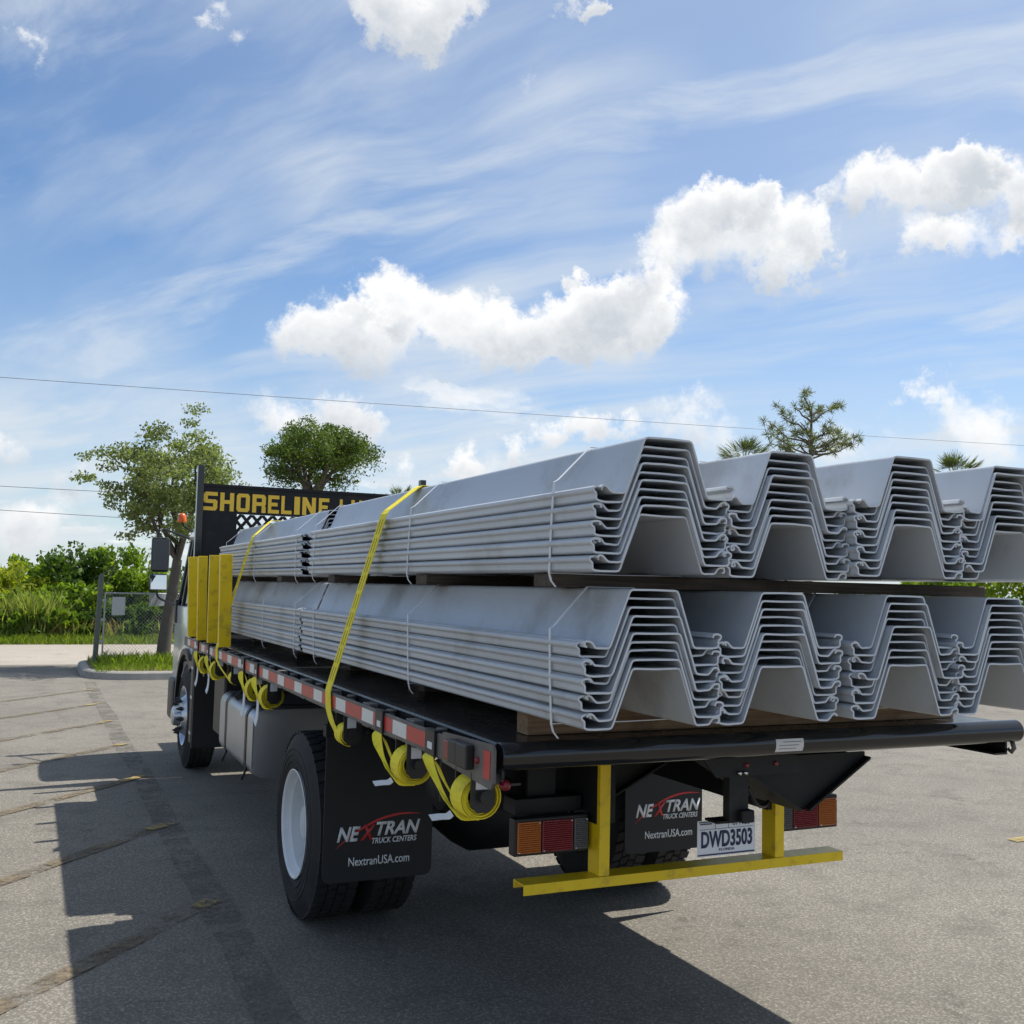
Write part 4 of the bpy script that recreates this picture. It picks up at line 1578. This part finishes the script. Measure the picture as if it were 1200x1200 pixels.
NM = {0: 'tail end upper bundle at the rail edge', 4: 'tail end lower bundle at the rail edge', 8: 'headboard end upper bundle at the rail edge', 9: 'headboard end lower bundle at the rail edge'}
PL = ['near the cut ends', 'round the middle', 'at the gap end']
for bi, yl in ((0, ((3.11, .06), (4.56, .07), (6.34, .06))), (4, ((3.03, .06), (4.43, .06), (6.14, .05))), (8, ((6.84, .05), (8.24, .06), (9.55, .05))), (9, ((6.70, .03), (7.7, .06), (9.2, .05)))):
    b = BUNDLES[bi]
    for k, (y, sl) in enumerate(yl):
        pl = PL[k] if bi in (0, 4) else ['at the gap end', 'round the middle', 'at the cab end'][k]
        band(('white band %s of the %s' % (pl, NM[bi]), True), b[1], b[3], y, b[5], sl)
for bi in (1, 2, 3, 5, 6, 7):
    b = BUNDLES[bi]
    band(('white plastic band over the '+b[0], False), b[1], b[3], 3.12+.05*(bi % 3)+(.35 if bi in (5, 7) else 0), b[5], .08)

# ------------------------------------------------------------------ yellow straps over the load
XA = 1.574


def load_strap(y_w, y_rail, y_ledge, y_ridge, label, zshift=0.):
    root = empty('tie_down_strap', (WX, y_w, WZ), label, 'strap', 'yellow tie-down straps over the load')
    bm = new_bm()
    coil(bm, y_w, .03, .052, 4)
    obj('strap_roll', bm, 'yellow_web', root)
    top = 1.953+RG
    p = [(WX-.05, y_w, WZ-.02), (XL-.010, y_w+(y_rail-y_w)*.55, (WZ+ZR0)/2-.01), (XL-.009, y_rail-.02, ZR0), (XL-.009, y_rail, ZR1+.004), (XL-.004, y_rail-.005, ZR1+.03),
         (XA-.012, y_ledge, top+.045), (XA+.006, y_ledge+.004, top+.066), (XA+.17, y_ridge, top+.190), (XA+.185, y_ridge+.004, top+.1985), (XA+.354, y_ridge+.01, top+.1985), (XA+.38, y_ridge+.01, top+.1985)]
    # on across the tops of the other columns and down the far side
    for bx in (2.092, 2.612, 3.128):
        p += [(bx+.17, y_ridge+.02, 1.965+RG+.203), (bx+.36, y_ridge+.02, 1.965+RG+.203)]
    p += [(3.66, y_ridge+.02, top+.06), (XR+.02, y_ridge, ZR1), (XR+.01, y_ridge, ZR0)]
    bm = new_bm()
    wv = []
    for i in range(len(p)):
        wv.append(Vector((.0, .098, .0)))
    ribbon(bm, p, wv, .0035)
    web = obj('webbing', bm, 'yellow_web', root)
    bm = new_bm()      # printed stripes along the web
    a, b = Vector(p[4]), Vector(p[5])
    nrm = (b-a).cross(Vector((0, 1, 0))).normalized()
    if nrm.x > 0:
        nrm = -nrm
    for off_ in (-.02, .02):
        for seg in range(9):
            t0 = .03+seg*.107
            q0, q1 = a.lerp(b, t0)+nrm*.0026, a.lerp(b, t0+.085)+nrm*.0026
            ribbon(bm, [q0+Vector((0, off_, 0)), q1+Vector((0, off_, 0))], (0, .006, 0), .0006)
    obj('web_print', bm, 'web_print', web)


load_strap(5.02, 5.235, 4.905, 4.95, 'thick yellow tie-down strap over the tail end bundles')
load_strap(8.12, 8.72, 8.25, 8.50, 'yellow tie-down strap over the headboard end bundles, beside the yellow stakes')

# ------------------------------------------------------------------ yellow stakes standing in the rail pockets
for i, (y, lab) in enumerate(((8.52, 'farthest from the headboard'), (9.12, 'second in line toward the headboard'), (9.74, 'third in line toward the headboard'), (10.37, 'beside the cab'))):
    bm = new_bm()
    x0, x1 = XL-.028+.004*i, XL-.028+.004*i+(.096, .086, .080, .080)[i]
    dep = .05
    prism(bm, [(x0, y), (x1, y), (x1, y+dep), (x1-.006, y+dep), (x1-.006, y+.007), (x0+.006, y+.007), (x0+.006, y+dep), (x0, y+dep)], 'z', 1.362+.012*(i < 2), 2.112+.004*i, .002)
    o = tag(obj('steel_stake', bm, 'yellow_paint'), 'yellow steel channel stake standing upright at the deck edge, '+lab, 'stake', 'yellow stakes on the deck edge')
    o.rotation_euler = (0, (-.020, -.012, -.026, -.032)[i], (.03, -.02, .02, .04)[i])


# ------------------------------------------------------------------ trees and plants
def limb(bm, a, b, r0, r1, wob=.06, n=5, rr=random):
    a, b = Vector(a), Vector(b)
    L = (b-a).length
    pts = []
    for i in range(n+1):
        t = i/n
        p = a.lerp(b, t)
        if 0 < i < n:
            p += Vector((rr.uniform(-1, 1), rr.uniform(-1, 1), rr.uniform(-1, 1)))*L*wob
        pts.append(p)
    tube(bm, pts, [r0+(r1-r0)*i/n for i in range(n+1)], 7)
    return pts


def cluster(c, r, n, flat=.7):
    p = RNG.normal(size=(n, 3))
    p /= np.linalg.norm(p, axis=1, keepdims=True)
    p *= (RNG.uniform(0, 1, (n, 1))**.45)*r
    p[:, 2] *= flat
    return p+np.asarray(c)


def broad_tree(name, label, base, height, crown_c, crown_r, trunk_r, leafmat, nl, size, seed, lean=(0, 0), ncl=70, cl_r=.4, fork=.45, group=None, hollow=.35, flat=.55, aspect=.5, droop=0):
    rr = random.Random(seed)
    root = empty(name, base, label, 'tree', group)
    base = Vector(base)
    cc = Vector(crown_c)
    fk = base+Vector((lean[0], lean[1], height*fork))
    bm = new_bm()
    tube(bm, smooth_path([base-Vector((0, 0, .05)), base+(fk-base)*.35+Vector((rr.uniform(-.04, .04), 0, 0)), base+(fk-base)*.7, fk], 4), [trunk_r*1.25-(trunk_r*.45)*i/12 for i in range(13)], 10)
    obj('trunk', bm, 'bark', root, auto=1.2)
    bm = new_bm()
    tips = []
    nb = 8
    for i in range(nb):
        a = 2*pi*i/nb+rr.uniform(-.3, .3)
        el = rr.uniform(-.25, .9)
        tgt = cc+Vector((math.cos(a)*crown_r[0]*.55*math.cos(el), math.sin(a)*crown_r[1]*.55*math.cos(el), crown_r[2]*.55*math.sin(el)))
        pts = limb(bm, fk-Vector((0, 0, rr.uniform(0, .12)*height*.3)), tgt, trunk_r*.42, trunk_r*.16, .07, 5, rr)
        for j in range(5):
            st = pts[rr.randrange(2, 6)]
            d = Vector((rr.gauss(0, 1), rr.gauss(0, 1), rr.gauss(.1, .6))).normalized()
            t2 = st+Vector((d.x*crown_r[0], d.y*crown_r[1], d.z*crown_r[2]))*.42
            limb(bm, st, t2, trunk_r*.14, trunk_r*.04, .08, 4, rr)
            tips.append(t2)
        tips.append(tgt)
    obj('limbs', bm, 'bark', root, auto=1.2)
    cl = []
    while len(cl) < ncl:
        d = np.array([rr.gauss(0, 1), rr.gauss(0, 1), rr.gauss(0, 1)])
        d /= np.linalg.norm(d)
        if d[2] < -.75:
            continue
        q = (hollow+(1-hollow)*rr.random()**.6)
        lump = 1+.16*math.sin(d[0]*4+seed)+.14*math.sin(d[1]*5+2*seed)+.12*math.sin(d[2]*6+seed)
        cl.append(np.array(cc)+d*np.array(crown_r)*q*lump)
    cl += [np.array(t) for t in tips]
    P, tone = [], []
    per = max(8, nl//len(cl))
    for c in cl:
        k = rr.uniform(.6, 1.35)
        pts = cluster(c, cl_r*k, int(per*k), flat)
        if droop:
            pts[:, 2] -= np.abs(RNG.normal(0, droop, len(pts)))*(RNG.uniform(0, 1, len(pts)) < .3)
        P.append(pts)
        tone.append(np.clip(RNG.normal(rr.uniform(.25, .75), .22, len(pts)), 0, 1))
    P = np.concatenate(P)
    quads_obj('crown', leaf_quads(P, size, aspect), np.concatenate(tone), leafmat, root)
    return root


broad_tree('oak_tree', 'young green oak with loose airy crown on the kerbed island', (2.67, 23.65, .146), 5.5, (2.66, 23.7, 4.0), (1.50, 1.5, 1.42), .125, 'oak_leaf', 21000, .085, 13, lean=(.22, .05), ncl=135, cl_r=.31, fork=.40, flat=.5, hollow=.35)
broad_tree('dome_tree', 'dark green tree with dense dome crown and hanging strands behind the headboard', (9.95, 40, .1), 8.4, (10.05, 40, 7.1), (2.25, 2.2, .88), .30, 'pine_leaf', 21000, .15, 9, lean=(-.15, .1), ncl=120, cl_r=.42, fork=.60, flat=.6, hollow=.5, aspect=.35, droop=.38)


def tuft_tree(name, label, base, seed, spots, size=.25, nper=150):
    """open pine: needle tufts at branch ends"""
    rr = random.Random(seed)
    root = empty(name, base, label, 'tree')
    top = max(s[2] for s in spots)
    bm = new_bm()
    base = Vector(base)
    tp = Vector((sum(s[0] for s in spots)/len(spots), base.y, top-.2))
    tube(bm, [base, base.lerp(tp, .4)+Vector((.05, 0, 0)), base.lerp(tp, .75), tp], [.2, .13, .08, .03], 8)
    obj('trunk', bm, 'bark', root, auto=1.2)
    bm = new_bm()
    Q, tone = [], []
    for s in spots:
        s = Vector(s)
        t = max(.45, min(.97, (s.z-base.z-.5)/(tp.z-base.z)))
        limb(bm, base.lerp(tp, t), s, .045, .015, .05, 4, rr)
        for j in range(4):
            c = s+Vector((rr.gauss(0, .2), rr.gauss(0, .2), rr.gauss(0, .16)))
            n_ = nper//4
            d = RNG.normal(size=(n_, 3))
            d[:, 2] += .25
            d /= np.linalg.norm(d, axis=1, keepdims=True)
            L = size*RNG.uniform(.6, 1.1, (n_, 1))
            sd = np.cross(d, RNG.normal(size=(n_, 3)))
            sd /= np.linalg.norm(sd, axis=1, keepdims=True)
            b = np.array(c)+d*.03
            Q.append(np.stack([b-sd*.012, b+sd*.012, b+d*L+sd*.006, b+d*L-sd*.006], 1))
            tone.append(np.clip(RNG.normal(.5, .25, n_), 0, 1))
    obj('limbs', bm, 'bark', root, auto=1.2)
    quads_obj('crown', np.concatenate(Q), np.concatenate(tone), 'slash_leaf', root)


def at(u, v, y):
    d = pdir(u, v)
    t = y/d.y
    return (d.x*t, y, CAM_H+d.z*t)


rr_ = random.Random(3)
spots = [at(u, v, 30+rr_.uniform(-.8, .8)) for u, v in ((943, 466), (966, 474), (972, 480), (930, 478), (918, 490), (906, 497), (908, 512), (925, 505), (938, 495), (945, 510), (955, 486), (950, 520), (935, 520), (968, 505), (978, 503), (986, 512), (998, 520), (992, 524), (970, 522), (915, 523), (962, 518), (925, 528), (978, 528))]
tuft_tree('pine_tree', 'open pine with separate needle tufts rising beyond the load', (at(945, 540, 30)[0], 30, .1), 5, spots)


def palm(base_u, top_u, top_v, y, label, seed, L=1.1, nf=26):
    rr = random.Random(seed)
    c = Vector(at(top_u, top_v, y))
    base = Vector((at(base_u, top_v, y)[0], y, .1))
    root = empty('palm_tree', base, label, 'tree')
    bm = new_bm()
    tube(bm, [base, base.lerp(c, .5), c], [.19, .16, .15], 10)
    obj('trunk', bm, 'bark', root, auto=1.2)
    Q, tone = [], []
    for i in range(nf):
        a = 2*pi*i/nf+rr.uniform(-.2, .2)
        el = rr.uniform(-.4, 1.25)
        d = Vector((math.cos(a)*math.cos(el), math.sin(a)*math.cos(el), math.sin(el)))
        hub = c+d*L*.55
        side = d.cross(Vector((0, 0, 1)))
        side = side.normalized() if side.length > .05 else Vector((1, 0, 0))
        for j in range(26):
            f = (j/25-.5)*2.6
            dd = (d*math.cos(f)+side*math.sin(f)).normalized()
            ln = L*.62*(1-.25*abs(f)/1.3)
            tip = hub+dd*ln-Vector((0, 0, .10*abs(f)+rr.uniform(.0, .12)))
            w = dd.cross(Vector((rr.gauss(0, .3), rr.gauss(0, .3), 1))).normalized()*.018
            mid = hub.lerp(tip, .5)
            Q.append([hub-w*.5, mid-w, tip, mid+w])
            tone.append(rr.random())
        s2 = side*.015
        Q.append([c-s2, c+s2, hub+s2, hub-s2])
        tone.append(.4)
    quads_obj('crown', np.array(Q), tone, 'palm_leaf', root)


palm(868, 872, 547, 28, 'fan palm whose tips show above the load beside the open pine', 2)
palm(1121, 1121, 562, 28, 'fan palm whose tips show above the load, apart from the pine', 6)
palm(505, 470, 592, 46, 'far small palm top just above the headboard', 8, L=1.0)


def shrub(base, w, h, d, m, label, seed, nl=3200, size=.16):
    rr = random.Random(seed)
    root = empty('shrub', base, label, 'shrub', 'shrubs of the hedge beyond the road')
    bm = new_bm()
    base = np.array(base)
    for i in range(5):
        tube(bm, [Vector(base), Vector(base)+Vector((rr.uniform(-w, w)*.3, rr.uniform(-d, d)*.3, h*.4)), Vector(base)+Vector((rr.uniform(-w, w)*.45, rr.uniform(-d, d)*.4, h*.8))], [.03, .02, .008], 5)
    obj('stems', bm, 'bark', root)
    P, tone = [], []
    ncl = 46
    for i in range(ncl):
        a = rr.uniform(0, 2*pi)
        q = rr.random()**.5
        zz = rr.uniform(.06, .92)
        wd = (1-.55*max(0, zz-.35)**1.3)
        c = base+np.array([math.cos(a)*w*.5*q*wd, math.sin(a)*d*.5*q*wd, zz*h])
        n_ = nl//ncl
        P.append(cluster(c, h*.15*rr.uniform(.7, 1.5), n_, .8))
        tone.append(np.clip(RNG.normal(rr.uniform(.2, .8), .2, n_), 0, 1))
    P = np.concatenate(P)
    P[:, 2] = np.maximum(P[:, 2], base[2]+.03)
    quads_obj('foliage', leaf_quads(P, size, .55, (0, -.3, .5)), np.concatenate(tone), m, root)


HEDGE = [  # u centre, v top, y, width, material, words
    (10, 664, 36.0, 2.6, 'shrub_leaf', 'bright green bushy shrub behind the reeds, left of the rest of the hedge'),
    (48, 654, 37.2, 2.6, 'shrub_leaf', 'rounded bright green shrub behind the reeds'),
    (92, 642, 36.4, 2.6, 'shrub_dark', 'tall dark leafed shrub above the gate post'),
    (128, 640, 37.0, 2.4, 'shrub_leaf', 'tallest yellow green shrub behind the gate post'),
    (165, 668, 36.2, 2.4, 'shrub_leaf', 'yellow green shrub behind the gate sign board'),
    (150, 706, 34.6, 1.9, 'shrub_dark', 'low dark shrub at the verge behind the gate mesh'),
    (178, 708, 34.4, 1.8, 'shrub_dark', 'low leafy shrub at the verge behind the oak trunk'),
    (122, 705, 34.8, 1.5, 'shrub_dark', 'low shrub at the verge behind the gate post'),
    (4, 688, 35.3, 2.0, 'shrub_leaf', 'broad bright shrub in the middle of the reeds'),
    (56, 682, 35.5, 2.0, 'shrub_leaf', 'broad bright shrub rising over the reeds'),
    (102, 684, 35.3, 1.8, 'shrub_leaf', 'bright shrub just beside the gate post'),
    (18, 715, 34.3, 1.8, 'shrub_leaf', 'low green shrub at the verge in front of the reeds'),
    (62, 712, 34.3, 1.9, 'shrub_leaf', 'low green shrub at the verge with reeds on both sides'),
    (98, 716, 34.4, 1.5, 'shrub_dark', 'low dark shrub at the verge by the gate post foot'),
    (-14, 690, 35.0, 2.0, 'shrub_leaf', 'green shrub where the hedge runs out of view'),
    (30, 700, 34.9, 1.6, 'shrub_dark', 'low dark shrub among the reeds on the verge'),
    (75, 694, 35.0, 1.7, 'shrub_leaf', 'low bright shrub among the reeds near the gate post'),
    (205, 690, 35.6, 2.4, 'shrub_leaf', 'green shrub behind the truck mirrors'),
    (250, 700, 35.8, 2.6, 'shrub_leaf', 'green shrub behind the truck cab')]
for i, (u, v, y, w, m, lab) in enumerate(HEDGE):
    x, _, z = at(u, v, y)
    shrub((x, y, .10), w, z-.1, 2.0, m, lab, 60+i, nl=4200 if w > 2 else 2600, size=.20)
RS = ['beside the right hand tail lamp side of the lot', 'second along the far right of the lot']
for i, (u, v, y) in enumerate(((1210, 640, 22), (1110, 668, 24), (1300, 640, 21))):
    x, _, z = at(u, v, y)
    shrub((x, y, .02), 4.0, z, 2.2, 'shrub_leaf', ('large green shrub glimpsed between the tiers beyond the outermost bundles', 'green shrub hidden behind the third bundles across the lot', 'green shrub across the lot beyond the frame of the load')[i], 90+i, nl=5000, size=.2)

# tall reeds on the verge
n_ = 5200
B1 = np.concatenate([blades(260, (cx-.4, cx+.4), (cy-.35, cy+.35), .1, hh, .05, .30, .3) for cx, cy, hh in zip(RNG.uniform(-4.5, 1.4, 8), RNG.uniform(33.9, 34.8, 8), RNG.uniform(.6, 1.25, 8))])
B2 = blades(1000, (-3.0, 4.0), (33.5, 34.2), .1, .45, .05, .35, .4)
B = np.concatenate([B1, B2])
tag(quads_obj('reeds', B, RNG.uniform(0, 1, len(B)), 'reed_leaf', n=5), 'tall green and straw coloured reeds along the verge', 'reeds', kind='stuff')
# a far wood that closes the horizon
P = []
for i in range(420):
    x = -60+i*.62+RNG.uniform(-.4, .4)
    yy = 62+RNG.uniform(-4, 4)
    hh = 2.0+.8*math.sin(i*.13)+RNG.uniform(-.3, .6)
    P.append(cluster((x, yy, hh*.5), hh*.62, 60, .9))
P = np.concatenate(P)
P[:, 2] = np.maximum(P[:, 2], .1)
tag(quads_obj('far_wood', leaf_quads(P, .55, .6), np.clip(RNG.normal(.5, .25, len(P)), 0, 1), 'shrub_dark'), 'low far off wood along the horizon', 'wood', kind='stuff')

# ------------------------------------------------------------------ gate of pipe and wire mesh, with two sign boards
GY = 23.1
gate = empty('mesh_gate', (1.9, GY, .146), 'open galvanised pipe and wire mesh gate beside the oak on the island', 'gate')
bm = new_bm()
tube(bm, [(1.285, GY, .10), (1.335, GY, 1.94)], .052, 12)
lathe(bm, [(0, .055), (.03, .05), (.055, .02), (.06, 0)], (1.335, GY, 1.94), 'z', 12)
obj('gate_post', bm, 'post_green', gate, auto=.8)
LEAF = .7
ly = lambda x: GY+LEAF*(x-1.42)
bm = new_bm()
tube(bm, [(1.42, GY, 1.60), (3.3, ly(3.3), 1.59)], .017, 8)
for x in (1.42, 3.3):
    tube(bm, [(x, ly(x), .30), (x, ly(x), 1.61)], .017, 8)
obj('gate_frame', bm, 'galvanised', gate, auto=.8)
for z in (.6, 1.45, 1.05):
    bm = new_bm()
    box(bm, 1.30+.027*z-.03, 1.44, GY-.018, GY+.018, z-.03, z+.03, .004)
    obj('hinge', bm, 'galvanised', gate)
bm = new_bm()
st = .075
for sgn in (1, -1):
    k = -20.
    while k < 3.2:
        pts = []
        x0_, x1_, z0_, z1_ = 1.43, 3.3, .22, 1.59
        # z = z0 + sgn*(x - k*..)
        c0 = 1.43+k
        cand = []
        for zq in (z0_, z1_):
            xq = c0+(zq-z0_) if sgn > 0 else c0+(z1_-zq)
            cand.append((xq, zq))
        (xa, za), (xb, zb) = cand
        if max(xa, xb) > x0_ and min(xa, xb) < x1_:
            def clipx(xq, zq, ox, oz):
                if xq < x0_:
                    t = (x0_-xq)/(ox-xq); return x0_, zq+(oz-zq)*t
                if xq > x1_:
                    t = (x1_-xq)/(ox-xq); return x1_, zq+(oz-zq)*t
                return xq, zq
            A_, B_ = clipx(xa, za, xb, zb), clipx(xb, zb, xa, za)
            fy = lambda q: ly(q)+.003*sgn
            if abs(A_[0]-B_[0]) > .01:
                tube(bm, [(A_[0], fy(A_[0]), A_[1]), (B_[0], fy(B_[0]), B_[1])], .0028, 3, cap=False)
        k += st
wm = obj('wire_mesh', bm, 'galvanised', gate)
wm['kind'] = 'stuff'
for (x0, x1, z0, z1, lab) in ((1.57, 1.84, 1.14, 1.52, 'small grey sign board hung on the gate mesh near its post'), (2.35, 2.77, 1.33, 1.59, 'small grey sign board hung on the gate mesh beside the oak trunk')):
    bm = new_bm()
    add_poly(bm, [(xx, ly(xx)+dy_, zz) for dy_ in (-.022, -.017) for xx, zz in ((x0, z0), (x1, z0), (x1, z1), (x0, z1))],
             [(0, 1, 2, 3), (7, 6, 5, 4), (0, 4, 5, 1), (1, 5, 6, 2), (2, 6, 7, 3), (3, 7, 4, 0)])
    tag(obj('sign_board', bm, 'sign_back'), lab, 'sign')

# ------------------------------------------------------------------ overhead wires
for (a, b, sag, lab) in (((-1, 440), (1201, 521), .35, 'single overhead wire crossing high above the load'), ((-1, 569), (420, 590), .1, 'upper of two overhead wires passing behind the oak'), ((-1, 597), (420, 622), .1, 'lower of two overhead wires passing behind the oak')):
    y = 45
    A_, B_ = Vector(at(a[0], a[1], y)), Vector(at(b[0], b[1], y))
    d = B_-A_
    A2, B2 = A_-d*.6, B_+d*.6
    bm = new_bm()
    pts = []
    for i in range(41):
        t = i/40
        p = A2.lerp(B2, t)
        p.z -= sag*(1-(2*t-1)**2)-sag*.6
        pts.append(p)
    tube(bm, pts, .011, 5)
    tag(obj('overhead_wire', bm, 'wire'), lab, 'wire', 'overhead wires')
